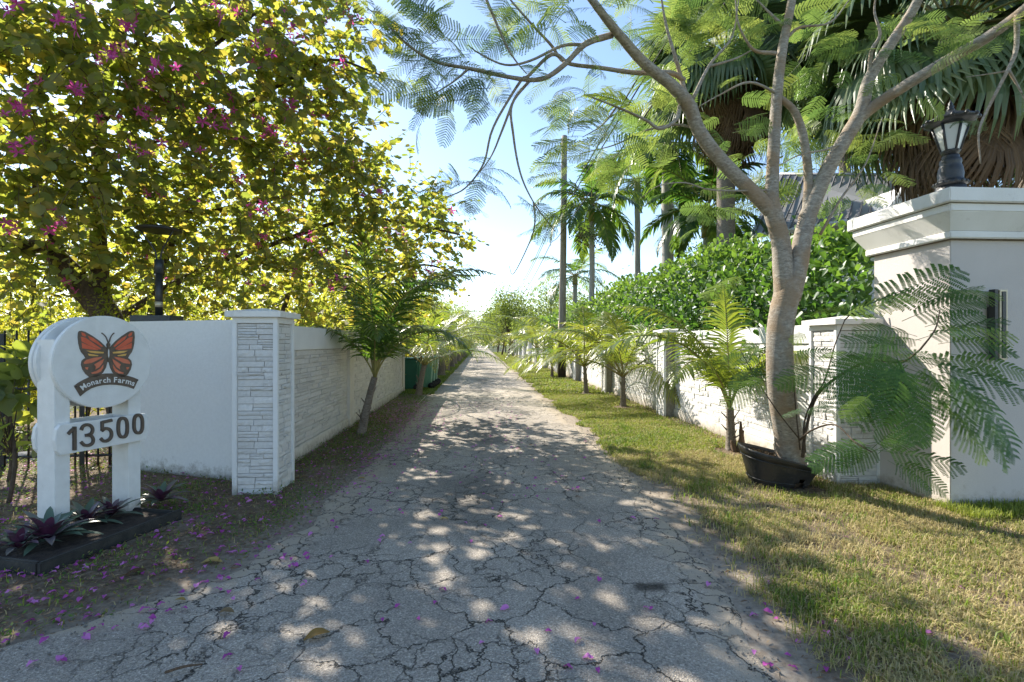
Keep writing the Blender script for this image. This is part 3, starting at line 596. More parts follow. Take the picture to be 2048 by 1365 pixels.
# saucer lamp on the left, behind the white wall
def saucer_lamp():
    c = W(318, 700, 6.25); t = thing('post_lamp', 'black saucer topped post lamp rising behind the plain white wall', 'lamp', (c[0], c[1], 0))
    z = lambda py: CH-(py-HY)/FPX*6.25
    bbox('base_box', (-.26, -.14, 1.60), (.22, .14, z(632)), M['lamp_blue'], t, .006)
    bbox('support', (-.14, -.12, -.05), (.14, .12, 1.60), M['joint'], t, .006)
    mb = MB(); tube(mb, [(0, 0, z(632)), (0, 0, z(545))], .042, 16); mb.build('post', M['black_metal'], t)
    mb = MB(); tube(mb, [(0, 0, z(615)), (0, 0, z(604))], .044, 16); mb.build('paper_label', M['cream_metal'], t)
    mb = MB(); tube(mb, [(0, 0, z(548)), (0, 0, z(520))], .052, 16); mb.build('collar', M['lamp_blue'], t)
    for a_ in (-2.6, -.2, 1.4):
        mb = MB(); tube(mb, [(.02*math.cos(a_), .02*math.sin(a_), z(522)), (.05*math.cos(a_), .05*math.sin(a_), z(500)), (.20*math.cos(a_), .20*math.sin(a_), z(462))], .010, 6, sub=4); mb.build('bracket', M['black_metal'], t)
    zz = z(462); mb = MB(); lathe(mb, [(.005, zz-.004), (.20, zz-.012), (.247, zz), (.25, zz+.014), (.20, zz+.035), (.11, zz+.055), (.05, zz+.068), (.01, zz+.07)], seg=48); mb.build('saucer', M['black_metal'], t)
    for k in range(24):
        a_ = k*math.pi/12; m2 = MB(); tube(m2, [(.09*math.cos(a_), .09*math.sin(a_), zz+.058), (.235*math.cos(a_), .235*math.sin(a_), zz+.022)], .005, 4); m2.build('cooling_fin', M['black_metal'], t)
saucer_lamp()
# ------------------------------------------------------------------ sign
SA = W(0, HY, 0)*0
A0c = np.array([-3.36, 3.72]); Dc = unit([.31, .95])
def cam2w(v): return CR*v[0]+CF*v[1]
A0 = cam2w(A0c); U3 = cam2w(Dc); N3 = unit(np.cross(U3, [0, 0, 1.]))
if np.dot(N3, CR) < 0: N3 = -N3
def SUV(px, py, off=0.0):
    """photo pixel -> (u, z) on the sign plane, pushed out by off"""
    ray = CF+(px-1024)/FPX*CR; o = A0+N3*off
    tt = np.dot(o, N3)/np.dot(ray, N3); p = ray*tt
    return float(np.dot(p-A0, U3)), CH-(py-HY)/FPX*tt
sgn = thing('house_sign', 'white butterfly farm sign with number 13500 on two posts', 'sign', tuple(A0))
def SP(u, z, off): return (U3*u+N3*off)+np.array([0, 0, z])   # local to the thing at A0
def prism(poly, o0, o1, mat, name, parent, bev=0):
    """polygon [(u,z)] extruded along the sign normal from o0 to o1"""
    poly = list(poly)
    ar = sum(poly[i][0]*poly[(i+1) % len(poly)][1]-poly[(i+1) % len(poly)][0]*poly[i][1] for i in range(len(poly)))
    if ar < 0: poly = poly[::-1]
    bm = bmesh.new(); a_ = [bm.verts.new(SP(u, z, o0)) for u, z in poly]; b_ = [bm.verts.new(SP(u, z, o1)) for u, z in poly]
    fb = bm.faces.new(a_[::-1]); ff = bm.faces.new(b_); n = len(poly)
    for i in range(n): bm.faces.new((a_[i], a_[(i+1) % n], b_[(i+1) % n], b_[i]))
    bmesh.ops.recalc_face_normals(bm, faces=list(bm.faces))
    if bev: bmesh.ops.bevel(bm, geom=[e for e in ff.edges], offset=bev, segments=2, affect='EDGES')
    me = bpy.data.meshes.new(name); bm.to_mesh(me); bm.free(); me.materials.append(mat); return link(name, me, parent)
cu, cz = SUV(206, 724, .0); cu = .29; R_ = .365; cz = 1.345
def disc(r, n=64): return [(cu+r*math.cos(2*math.pi*k/n), cz+r*math.sin(2*math.pi*k/n)) for k in range(n)]
prism(disc(R_), 0, .038, M['white_paint'], 'front_disc', sgn, .006)
prism(disc(R_-.004), -.236, -.20, M['white_paint'], 'back_disc', sgn, .004)
prism([(cu+(R_-.03)*math.cos(a_), cz+(R_-.03)*math.sin(a_)) for a_ in np.linspace(math.radians(205), math.radians(335), 24)], -.090, -.055, M['raw_wood'], 'wood_disc', sgn, .003)
prism(disc(R_-.02), -.038, -.002, M['white_paint'], 'middle_disc', sgn, .003)
prism(disc(R_-.012), -.198, -.162, M['white_paint'], 'spacer_disc', sgn, .003)
for u0 in (-.035, .49):
    zb = .02; poly = [(u0, zb), (u0+.10, zb), (u0+.10, 1.52), (u0, 1.52)]
    prism(poly, -.20+.002, -.002, M['white_paint'], 'post', sgn, .004)
def board(o0, o1, nm):
    z0, z1 = .665, .892; pts = [(-.045+.0, z0), (.625, z0)]
    u0, u1 = -.02, .60
    poly = [(u0, z0), (u1, z0), (u1+.022, z0+.035), (u1+.032, (z0+z1)/2), (u1+.022, z1-.035), (u1, z1), (u0, z1), (u0-.022, z1-.035), (u0-.032, (z0+z1)/2), (u0-.022, z0+.035)]
    prism(poly, o0, o1, M['white_paint'], nm, sgn, .004)
board(0, .038, 'number_board'); board(-.236, -.20, 'rear_board')
ZX = lambda x, y: (60+x*.24904, 600+y*.24908)     # zoomed crop -> photo pixels
def zuv(pts, off=.04): return [SUV(*ZX(x, y), off) for x, y in pts]
wl = [(395, 251), (412, 249), (440, 256), (500, 290), (560, 332), (598, 368), (618, 392), (622, 440), (622, 495), (608, 545), (585, 585), (550, 612), (510, 624), (475, 620), (445, 596), (420, 558), (409, 520), (415, 490), (432, 474), (445, 468), (432, 445), (410, 420), (398, 392), (388, 350), (383, 300), (386, 262)]
def mir(p): return [(627+(627-x)*.872, y-(627-x)*.0) for x, y in p]
cells = [([(408, 262), (428, 266), (448, 286), (438, 297), (414, 286)], 'red_cell'), ([(458, 288), (500, 305), (545, 338), (582, 374), (572, 378), (478, 320)], 'red_cell'),
 ([(405, 296), (440, 304), (510, 352), (567, 392), (560, 400), (470, 366), (411, 334)], 'red_cell'), ([(411, 344), (480, 372), (548, 398), (540, 404), (470, 398), (416, 390)], 'red_cell'),
 ([(448, 408), (520, 412), (590, 420), (585, 431), (520, 430), (482, 424)], 'yellow_cell'), ([(460, 432), (500, 438), (546, 447), (540, 453), (500, 452), (470, 449)], 'yellow_cell'),
 ([(428, 502), (450, 482), (510, 466), (576, 458), (566, 470), (530, 488), (490, 508), (430, 516)], 'orange_cell'), ([(512, 520), (545, 500), (592, 474), (580, 505), (552, 542), (520, 560), (526, 538)], 'orange_cell'),
 ([(486, 586), (530, 572), (560, 552), (586, 520), (584, 548), (566, 576), (530, 592), (494, 595)], 'orange_cell'), ([(437, 541), (465, 541), (458, 562), (444, 556)], 'orange_cell')]
bf = link('butterfly', None, sgn)
for mm in (lambda p: p, mir):
    prism(zuv(mm(wl)), .0385, .0445, M['bronze'], 'wing', bf, .001)
    for pts, c_ in cells: prism(zuv(mm(pts)), .0440, .0462, M[c_], 'wing_cell', bf)
prism(zuv([(627+15*math.cos(a_), 362+18*math.sin(a_)) for a_ in np.linspace(0, 2*math.pi, 17)[:-1]]), .0385, .049, M['bronze'], 'head', bf, .002)
prism(zuv([(616, 372), (638, 372), (643, 430), (638, 480), (627, 500), (616, 480), (611, 430)]), .0385, .0475, M['bronze'], 'abdomen', bf, .002)
prism(zuv([(627, 392), (631, 410), (631, 450), (627, 468), (623, 450), (622, 410)]), .047, .0485, M['white_paint'], 'body_slit', bf)
def stroke(pts, w, o0, o1, mat, name, parent, closed=False, sub=5, bev=0, mapf=zuv):
    P = catmull(np.hstack([np.array(pts, float), np.zeros((len(pts), 1))]), sub)[:, :2] if sub else np.array(pts, float)
    if closed: P = P[:-1] if np.allclose(P[0], P[-1]) else P
    n = len(P); Tn = (np.roll(P, -1, 0)-np.roll(P, 1, 0)) if closed else np.gradient(P, axis=0)
    Tn /= np.linalg.norm(Tn, axis=1, keepdims=True); Nn = np.stack([-Tn[:, 1], Tn[:, 0]], 1)
    L_ = mapf((P+Nn*w/2).tolist()); Rr = mapf((P-Nn*w/2).tolist()); mb = MB(); V = []
    for (a_, b_) in zip(L_, Rr): V += [SP(*a_, o0), SP(*a_, o1), SP(*b_, o1), SP(*b_, o0)]
    Fq = []
    for i in range(n if closed else n-1):
        j = (i+1) % n; i4 = i*4; j4 = j*4
        Fq += [(i4, j4, j4+1, i4+1), (i4+1, j4+1, j4+2, i4+2), (i4+2, j4+2, j4+3, i4+3)]
    if not closed: Fq += [(0, 1, 2, 3), (4*n-1, 4*n-2, 4*n-3, 4*n-4)]
    mb.add(V, Fq, .5); return mb.build(name, mat, parent, smooth=False)
stroke([(627, 348), (612, 305), (592, 280), (574, 266)], 7, .039, .045, M['bronze'], 'antenna', bf)
stroke([(632, 348), (645, 305), (658, 282), (674, 266)], 7, .039, .045, M['bronze'], 'antenna', bf)
top = [(352, 692), (385, 667), (430, 641), (480, 618), (540, 600), (600, 592), (660, 591), (720, 597), (780, 609), (830, 624), (868, 640)]
bot = [(832, 716), (790, 701), (740, 690), (690, 683), (640, 681), (590, 685), (540, 695), (490, 712), (445, 740), (402, 775)]
prism(zuv(top+bot), .0385, .0445, M['bronze'], 'banner', sgn, .001)
for q in ((366, 697), (858, 646)):
    prism(zuv([(q[0]+6*math.cos(a_), q[1]+6*math.sin(a_)) for a_ in np.linspace(0, 2*math.pi, 9)[:-1]]), .044, .049, M['black_metal'], 'screw', sgn)
# lettering "Monarch Farms" along the banner
mid = np.array([(396, 722), (440, 688), (490, 666), (545, 652), (600, 645), (650, 642), (700, 643), (750, 649), (800, 660), (842, 676)], float)
midc = catmull(np.hstack([mid, np.zeros((len(mid), 1))]), 8)[:, :2]; seglen = np.r_[0, np.cumsum(np.linalg.norm(np.diff(midc, axis=0), axis=1))]
def on_arc(s):
    return np.array([np.interp(s, seglen, midc[:, 0]), np.interp(s, seglen, midc[:, 1])]), np.array([np.interp(s+4, seglen, midc[:, 0])-np.interp(s-4, seglen, midc[:, 0]), np.interp(s+4, seglen, midc[:, 1])-np.interp(s-4, seglen, midc[:, 1])])
def glyph(ch):
    cd = bpy.data.curves.new('glyph', 'FONT'); cd.body = ch; cd.size = 1; cd.resolution_u = 3; cd.offset = .022
    ob = bpy.data.objects.new('glyph', cd); COL.objects.link(ob); bpy.context.view_layer.update()
    me = bpy.data.meshes.new_from_object(ob.evaluated_get(bpy.context.evaluated_depsgraph_get()))
    V = np.array([v.co[:] for v in me.vertices]).reshape(-1, 3); Fc = [tuple(p.vertices) for p in me.polygons]
    bpy.data.objects.remove(ob); bpy.data.curves.remove(cd); bpy.data.meshes.remove(me); return V, Fc
text = 'Monarch Farms'; gl = {c_: glyph(c_) for c_ in set(text) if c_ != ' '}
wid = [(.34 if c_ == ' ' else gl[c_][0][:, 0].max()-gl[c_][0][:, 0].min()+.10) for c_ in text]; SC = (seglen[-1]-14)/sum(wid); HS = min(SC*1.12, 60)
s_ = 12.0
for c_, w_ in zip(text, wid):
    if c_ != ' ':
        V, Fc = gl[c_]; x0 = V[:, 0].min(); wc = (w_-.10)
        p, tg = on_arc(s_+w_*SC/2); tg = tg/np.linalg.norm(tg); nr = np.array([tg[1], -tg[0]])
        loc = [(V[i, 0]-x0-wc/2)*SC*tg+(V[i, 1]-.34)*HS*nr+p for i in range(len(V))]
        uv = zuv([tuple(q) for q in loc]); mb = MB(); mb.add([SP(u, z, .0465) for u, z in uv], Fc, .5)
        n0 = len(V); mb.build('letter', M['white_paint'], sgn, smooth=False)
    s_ += w_*SC
# numerals 13500
def rr(cx_, cy_, rx, ry, n=28, e=2.6):
    return [(cx_+rx*np.sign(math.cos(t_))*abs(math.cos(t_))**(2/e), cy_+ry*np.sign(math.sin(t_))*abs(math.sin(t_))**(2/e)) for t_ in np.linspace(0, 2*math.pi, n+1)[:-1]]
nums = [([(303, 1078), (330, 1048), (353, 1030)], 24, False, 0), ([(354, 1018), (354, 1110), (354, 1208)], 30, False, 0),
 ([(408, 1046), (422, 1016), (452, 1003), (484, 1012), (500, 1040), (490, 1072), (462, 1086), (440, 1089)], 24, False, 4), ([(452, 1087), (486, 1092), (504, 1118), (498, 1150), (470, 1168), (432, 1166), (406, 1140)], 24, False, 4),
 ([(656, 966), (578, 984)], 24, False, 0), ([(576, 976), (577, 1052)], 24, False, 0), ([(572, 1052), (600, 1034), (634, 1040), (651, 1070), (644, 1108), (616, 1132), (584, 1132), (564, 1112)], 24, False, 4),
 (rr(742, 1026, 36, 76), 25, True, 0), (rr(866, 997, 34, 72), 24, True, 0)]
for k, (pts, w_, cl, sb_) in enumerate(nums):
    stroke(pts, w_, .0385, .050, M['bronze_edge'], 'numeral_stroke', sgn, cl, sb_)
    stroke(pts, w_*.60, .0495, .0515, M['bronze'], 'numeral_face', sgn, cl, sb_)
# planter bed below the sign
c0 = G(82, 1163); c1 = G(365, 1046); dp = unit(c1-c0); wn_ = unit(np.cross([0, 0, 1.], dp)); wn_ = wn_ if wn_[0] < 0 else -wn_
pl = thing('planter_bed', 'low dark timber edged planting bed around the sign posts', 'planter', tuple(c0))
Lp = np.linalg.norm(c1-c0); yaw_p = math.atan2(dp[1], dp[0]); pl.rotation_euler = (0, 0, yaw_p)
bbox('edging_board', (0, 0, -.03), (Lp, .035, .115), M['planter'], pl, .008)
bbox('edging_board', (0, .037, -.03), (.035, .82, .112), M['planter'], pl, .008)
bbox('edging_board', (Lp-.035, .037, -.03), (Lp, .82, .10), M['planter'], pl, .008)
X, Y, Q = grid(np.linspace(.03, Lp-.03, 60), np.linspace(.03, .82, 40)); MB().add(np.stack([X, Y, .065+.035*fbm(X, Y, .12, 4)], -1), {4: Q}).build('soil', M['soil'], pl)
# oyster plants
def oyster(c, s, label, n=26, tint0=.3):
    t = thing('oyster_plant', label, 'plant', tuple(c), 'oyster plants in the sign bed')
    for k in range(n):
        a_ = k*2.399+random.random()*.4; el = math.radians(15+60*(k/n)+random.uniform(-8, 8)); L_ = s*random.uniform(.75, 1.1)*(1-.25*k/n); wv = s*.09
        V = []; m_ = 6; e = el; x = 0.; z = 0.
        for i in range(m_+1):
            f_ = i/m_; w_ = wv*math.sin(math.pi*min(1, f_*.85+.12))**.8*(1 if i < m_ else 0); 
            V += [(x, w_, z+w_*.35), (x, 0, z), (x, -w_, z+w_*.35)]
            x += L_/m_*math.cos(e); z += L_/m_*math.sin(e); e -= .10+.08*f_
        Fq = []
        for i in range(m_):
            b_ = i*3; Fq += [(b_, b_+1, b_+4, b_+3), (b_+1, b_+2, b_+5, b_+4)]
        V = np.array(V); ca, sa = math.cos(a_), math.sin(a_); V = np.stack([V[:, 0]*ca-V[:, 1]*sa, V[:, 0]*sa+V[:, 1]*ca, V[:, 2]+.01], -1)
        MB().add(V, Fq, random.uniform(.1, 1.0)).build('leaf', M['oyster'], t)
def PB(px, py, z=.085): return G(px, py, z)
oyster(PB(95, 1085), .34, 'largest oyster plant at the front corner of the sign bed', 34)
oyster(PB(172, 1050), .28, 'green and purple oyster plant between the two sign posts, nearer the front post', 26)
oyster(PB(222, 1035), .25, 'dark purple oyster plant between the two sign posts, nearer the rear post', 24)
oyster(PB(322, 1005), .28, 'oyster plant right of the rear sign post with pink centre', 26)
oyster(PB(38, 1100), .26, 'oyster plant at the left edge of the photo spilling over the bed', 20)
# ------------------------------------------------------------------ fence left
t = thing('metal_fence', 'black metal picket fence behind the sign at the left edge', 'fence')
fa = W(-160, 700, 5.75); fb_ = W(262, 700, 6.02); fd = unit([fb_[0]-fa[0], fb_[1]-fa[1]]); Lf = math.hypot(fb_[0]-fa[0], fb_[1]-fa[1])
for z in (1.45, .95, .15):
    mb = MB(); tube(mb, [(fa[0], fa[1], z), (fb_[0], fb_[1], z)], .016, 4); mb.build('rail', M['black_metal'], t, smooth=False)
pkm = None
for k in range(int(Lf/.125)+1):
    p = fa[:2]+fd*k*.125
    if pkm is None: mb = MB(); tube(mb, [(0, 0, 0), (0, 0, 1.62)], .011, 6); pkm = mb.mesh('picket', M['black_metal'])
    o = link('picket', pkm, t); o.location = (p[0], p[1], .02)
for k in range(4):
    p = fa[:2]+fd*k*.86; mb = MB(); tube(mb, [(0, 0, 0), (0, 0, 1.60)], .032, 4); o = mb.build('post', M['black_metal'], t, smooth=False); o.location = (p[0], p[1]-.03, .0)
# ------------------------------------------------------------------ wheeled bins
def bin_(x, y, label, body):
    t = thing('wheeled_bin', label, 'bin', (x, y, 0), 'wheeled bins beside the left wall')
    bm = bmesh.new(); rings = []
    for z, hx, hy, ox in ((.06, .21, .22, 0), (.30, .235, .24, -.01), (.86, .285, .275, -.03), (.93, .30, .29, -.035), (.97, .30, .29, -.035)):
        rings.append([bm.verts.new((ox+sx_*hx, sy_*hy, z)) for sx_, sy_ in ((-1, -1), (1, -1), (1, 1), (-1, 1))])
    for a_, b_ in zip(rings, rings[1:]):
        for i in range(4): bm.faces.new((a_[i], a_[(i+1) % 4], b_[(i+1) % 4], b_[i]))
    bm.faces.new(rings[0][::-1]); bm.faces.new(rings[-1])
    bmesh.ops.bevel(bm, geom=list(bm.edges), offset=.018, segments=2, affect='EDGES')
    me = bpy.data.meshes.new('body'); bm.to_mesh(me); bm.free(); me.materials.append(M[body]); link('body', me, t)
    mb = MB(); X, Y, Q = grid(np.linspace(-.36, .28, 8), np.linspace(-.30, .30, 7)); Z = 1.0+.035*np.cos(X*3)*np.cos(Y*4); mb.add(np.stack([X, Y, Z], -1), {4: Q})
    o = mb.build('lid', M['bin'], t); md = o.modifiers.new('s', 'SOLIDIFY'); md.thickness = .03
    mb = MB(); tube(mb, [(.285, -.20, .93), (.335, -.20, .96), (.335, .20, .96), (.285, .20, .93)], .014, 8); mb.build('handle', M['bin'], t)
    for s_ in (-1, 1):
        mb = MB(); tube(mb, [(.24, s_*.23, .11), (.24, s_*.29, .11)], .11, 20); w = mb.build('wheel', M['rubber'], t)
        mb = MB(); tube(mb, [(.24, s_*.225, .11), (.24, s_*.296, .11)], .045, 12); mb.build('hub', M['black_metal'], w)
    return t
bin_(-2.20, 15.75, 'nearest wheeled bin, dark green, right behind the second left palm trunk', 'bin')
bin_(-1.82, 16.35, 'faded pale green wheeled bin second in the row by the left wall', 'bin_faded')
bin_(-1.80, 17.05, 'faded green wheeled bin third in the row by the left wall', 'bin_faded')
bin_(-1.78, 17.75, 'farthest wheeled bin in the row by the left wall', 'bin_faded')
# ------------------------------------------------------------------ palms
def frond_geo(L, e0, droop, nl=38, ll=.42, lw=.022, tint=.4, side=0.0, sag=.9, first=.14, tip=.25):
    """coconut frond in local x-z plane, growing along +x; returns (rachis builder, leaflet builder)"""
    m_ = 22; s_ = np.linspace(0, 1, m_+1); ang = e0-droop*s_**1.35; P = np.zeros((m_+1, 3))
    for i in range(m_):
        P[i+1] = P[i]+L/m_*np.array([math.cos(ang[i]), side*s_[i]*.6, math.sin(ang[i])])
    R = MB(); tube(R, P, np.interp(s_, [0, .12, 1], [.022, .013, .003])*L/2, 5)
    V = []; Q = []; tn = []
    mb = MB()
    for k in range(nl):
        f_ = first+(1-first)*(k+.5)/nl; i = min(m_-1, int(f_*m_)); p = P[i]+(P[i+1]-P[i])*(f_*m_-i); T = unit(P[i+1]-P[i])
        Nn = unit(np.cross(np.array([0, 1., 0]), T)); Nn = Nn if Nn[2]*1 > 0 or abs(Nn[2]) < .2 else -Nn
        lk = ll*(math.sin(math.pi*min(1, (f_-first)/(1-first)*.78+.20))**.7)*random.uniform(.85, 1.1)*(tip+(1-tip)*min(1, (1-f_)*3.5))
        for sd in (-1, 1):
            fw = .55+.55*f_+random.uniform(-.12, .12); dv = unit(T*fw+np.array([0, sd*1.0, 0])+Nn*random.uniform(.05, .35))
            q = p.copy(); pts = [q.copy()]; g = dv.copy(); ns_ = 4
            for j in range(ns_):
                q = q+g*lk/ns_; pts.append(q.copy()); g = unit(g+np.array([random.uniform(-.06, .06), random.uniform(-.06, .06), -sag*random.uniform(.16, .60)]))
            ws = [lw*.5, lw, lw*.85, lw*.5, 0]; wd_ = unit(T-dv*np.dot(T, dv)); base = []
            for q, w_ in zip(pts, ws): base += [q-wd_*w_*.5, q+wd_*w_*.5+Nn*w_*.25]
            mb.add(base, [(2*j, 2*j+1, 2*j+3, 2*j+2) for j in range(ns_)], np.clip(tint+random.uniform(-.12, .12)+.12*f_, 0, 1))
    return R, mb
def palm_trunk(t, h, lean, r0, r1, mat, boots=10):
    P = [np.array([lean[0]*f_**1.2*h, lean[1]*f_**1.2*h, h*f_-.03]) for f_ in np.linspace(0, 1, 9)]
    R = np.interp(np.linspace(0, 1, 9), [0, .08, .4, 1], [r0*1.35, r0, (r0+r1)/2, r1]); mb = MB(); tube(mb, P, R, 12, sub=4, rough=.10); tr = mb.build('trunk', mat, t)
    for k in range(boots):
        f_ = random.uniform(.05, .85); p = np.array([lean[0]*f_**1.2*h, lean[1]*f_**1.2*h, h*f_]); a_ = random.uniform(0, 6.28); u = np.array([math.cos(a_), math.sin(a_), 0])
        l = random.uniform(.10, .24)*min(1, h); mb = MB(); tube(mb, [p+u*r1*.7, p+u*(r1+.03)+np.array([0, 0, l*.5]), p+u*(r1+.075)+np.array([0, 0, l])], [r1*.38, r1*.22, .006], 5, sub=2, rough=.2); mb.build('frond_stub', mat, tr)
    return P[-1]
def palm(label, base, h, fronds, lean=(0, 0), r0=.09, r1=.05, mat='palm_bark', boots=8, group='young coconut palms lining the road', ll=.42, lw=.022, nl=38, name='coconut_palm', cat='palm', leafm='coco_leaf', cr=0, rot=0.0, nuts=None, tip=.25):
    """fronds: list of (azimuth deg, elevation deg, length, droop rad, tint)"""
    t = thing(name, label, cat, (base[0], base[1], base[2] if len(base) > 2 else 0), group)
    top = palm_trunk(t, h, lean, r0, r1, M[mat], boots)
    if cr: mb = MB(); tube(mb, [top+np.array([0, 0, -.05]), top+np.array([0, 0, cr*.5]), top+np.array([0, 0, cr])], [r1*1.35, r1*1.2, r1*.5], 10, sub=3); mb.build('crownshaft', M['rachis'], t); top = top+np.array([0, 0, cr*.8])
    for (az, el, L, dr_, tn) in fronds:
        R, mb = frond_geo(L, math.radians(el), dr_, nl, ll*L/2, lw, tn, random.uniform(-.25, .25))
        mt = Matrix.Translation(Vector(top))@Matrix.Rotation(math.radians(90-az), 4, 'Z')
        o = link('frond', mb.mesh('frond', M[leafm], smooth=False), t, mt); o2 = R.build('rachis', M['rachis'], o)
    return t
def rand_fronds(n, L, el0=80, el1=-5, droop=1.5, tint=.4, az0=0):
    return [(az0+k*137.5+random.uniform(-15, 15), el0+(el1-el0)*((k+.5)/n)**.8+random.uniform(-6, 6), L*random.uniform(.8, 1.05)*(.75+.25*min(1, k/2)), droop*random.uniform(.75, 1.2), tint+random.uniform(-.15, .15)) for k in range(n)]
# azimuth: 0 = away along the road, 90 = right, -90 = left, 180 = towards the camera
def gp(px, py): p = G(px, py); return (p[0], p[1], gz(p[0], p[1])-.01)
palm('leaning coconut palm with ragged grey trunk against the left wall, nearest on the left', gp(722, 872), .95,
     [(-60, 88, 2.75, .35, .3), (-95, 81, 2.6, .8, .25), (85, 83, 3.0, 1.85, .10), (135, 80, 2.7, 2.0, .10), (60, 78, 2.8, 1.5, .2), (-120, 66, 1.9, 2.0, .2), (170, 68, 2.0, 2.1, .2), (30, 64, 2.0, 1.8, .35), (105, 64, 2.1, 2.3, .2)], lean=(.22, .05), r0=.075, r1=.05, boots=16, ll=.60, lw=.034, nl=48)
palm('bushy yellow green coconut palm directly in front of the green wheeled bins', gp(836, 793), .9, rand_fronds(12, 3.0, 82, 25, 1.6, .5), lean=(.2, -.05), r0=.10, r1=.065, boots=10, ll=.5, lw=.026)
RP = [(1462, 905, .62, 'nearest coconut palm on the right verge, split stump at its foot, beside the tilted pot', [(-100, 66, 2.5, 2.1, .45), (-75, 76, 2.3, 1.5, .5), (0, 87, 1.75, .35, .6), (85, 70, 2.2, .9, .3), (70, 62, 2.1, 1.5, .35), (160, 66, 1.8, 1.9, .45), (-130, 58, 2.0, 2.0, .5), (30, 60, 1.9, 1.3, .5), (120, 72, 2.0, 1.6, .4), (-20, 68, 1.9, 1.4, .55)], (-.02, .02)),
      (1246, 815, .72, 'second coconut palm on the right verge with yellow young fronds', None, (0, 0)), (1172, 788, .8, 'third coconut palm on the right verge just before the utility pole', None, (-.05, 0)),
      (1104, 755, .6, 'small coconut palm on the grass left of the utility pole base', None, (0, 0)), (1076, 738, 1.1, 'coconut palm with bright yellow spear fronds beyond the utility pole', None, (-.04, 0)),
      (1054, 727, .25, 'tiny bright yellow palm seedling on the right verge', None, (0, 0)), (1026, 713, 1.4, 'coconut palm with one tall pale upright frond far along the right verge', None, (-.08, 0)),
      (1011, 706, .8, 'low yellowish palm far along the right verge', None, (0, 0)), (996, 701, 1.0, 'palm among the farthest on the right verge', None, (0, 0)), (987, 697.5, 1.0, 'last small palm visible at the right road edge', None, (0, 0))]
for k, (px, py, h, lab, fr, ln) in enumerate(RP):
    L_ = [0, 3.0, 3.4, 2.5, 3.9, 1.3, 4.6, 2.9, 3.8, 4.2][k]
    palm(lab, gp(px, py), h, fr or rand_fronds([0, 11, 11, 9, 9, 5, 8, 7, 8, 8][k], L_, 86, 26, 1.75, [.4, .6, .5, .5, .68, .85, .6, .8, .6, .5][k]), ln, r0=.075 if k < 6 else .12, r1=.045 if k < 6 else .08, boots=8 if k < 3 else 2, ll=.58, lw=.030 if k < 2 else .036, nl=44 if k < 5 else 28)
LP_ = [(-1.85, 19.6), (-1.78, 22.6), (-1.8, 26.2), (-1.75, 30.2), (-1.8, 34.5), (-1.75, 39), (-1.8, 44), (-1.75, 50), (-1.8, 57), (-1.75, 65), (-1.8, 75), (-1.8, 88)]
ORD = 'first second third fourth fifth sixth seventh eighth ninth tenth eleventh twelfth'.split()
for k, (x, y) in enumerate(LP_):
    palm(['dark trunked palm right behind the green wheeled bins', 'second palm past the bins on the left grass strip'][k] if k < 2 else ORD[k]+' palm past the bins in the receding row along the left road edge', (x, y, 0), random.uniform(1.3, 1.8), rand_fronds(10 if k < 8 else 8, random.uniform(2.9, 3.6), 82, 15, 1.5, .5+.1*random.random()), (random.uniform(-.02, .08), 0), r0=.16, r1=.10, boots=5 if k < 4 else 0, ll=.5, lw=.03 if k < 5 else .045, nl=30 if k < 5 else 20, group='palm row beyond the bins')
# tall palms behind the hedge (dark grey trunks, dark crowns)
def tall(label, px, Z, topy, L, n, r, tint=.2, basez=0, crx=0, el0=70, el1=-30):
    b = W(px, HY, Z); h = CH-(topy-HY)/FPX*Z
    return palm(label, (b[0], b[1], basez), h, rand_fronds(n, L, el0, el1, 1.5, tint), (crx, 0), r0=r*1.25, r1=r, mat='royal_bark', boots=0, group=None, ll=.52, lw=.085, nl=36, name='royal_palm', cr=.9)
tall('slim tall palm right of the utility pole with brown fruit cluster below its crown', 1184, 20, 440, 3.2, 18, .10, .2)
tall('tall grey ringed palm trunk left of the poinciana, dark crown above', 1335, 15.5, 330, 3.2, 18, .17, .2)
tall('far round crowned palm low on the horizon behind the utility pole', 1150, 46, 568, 5.5, 16, .2, .25, el0=70, el1=-20)
tall('low dark palm with spiky crown above the hedge left of the poinciana trunk', 1415, 13.5, 470, 2.6, 18, .12, .15, el0=85, el1=-25)
tall('palm with arching fronds overlapping the tall grey trunk left of the poinciana', 1275, 24, 390, 4.0, 16, .13, .3)
# fruit cluster
b = W(1185, HY, 20); zc = CH-(470-HY)/FPX*20
mb = MB()
for k in range(26):
    d_ = unit([random.gauss(0, 1), random.gauss(0, 1), random.gauss(-.1, .4)]); l = random.uniform(.5, 1.0); p0_ = np.array([b[0], b[1], zc])
    tube(mb, [p0_, p0_+d_*l*.6, p0_+d_*l+np.array([0, 0, -.2])], [.02, .012, .006], 4, sub=2)
    for j in range(9): q = p0_+d_*l*random.uniform(.5, 1)+RNG.normal(size=3)*.07; V, F_ = box(q-.022, q+.022); mb.add(V, F_, .5)
o = mb.build('fruit_cluster', M['fiber'], None); o.parent = [x for x in bpy.data.objects if x.name.startswith('royal_palm')][0]; o.matrix_parent_inverse = Matrix.Translation(-o.parent.location)
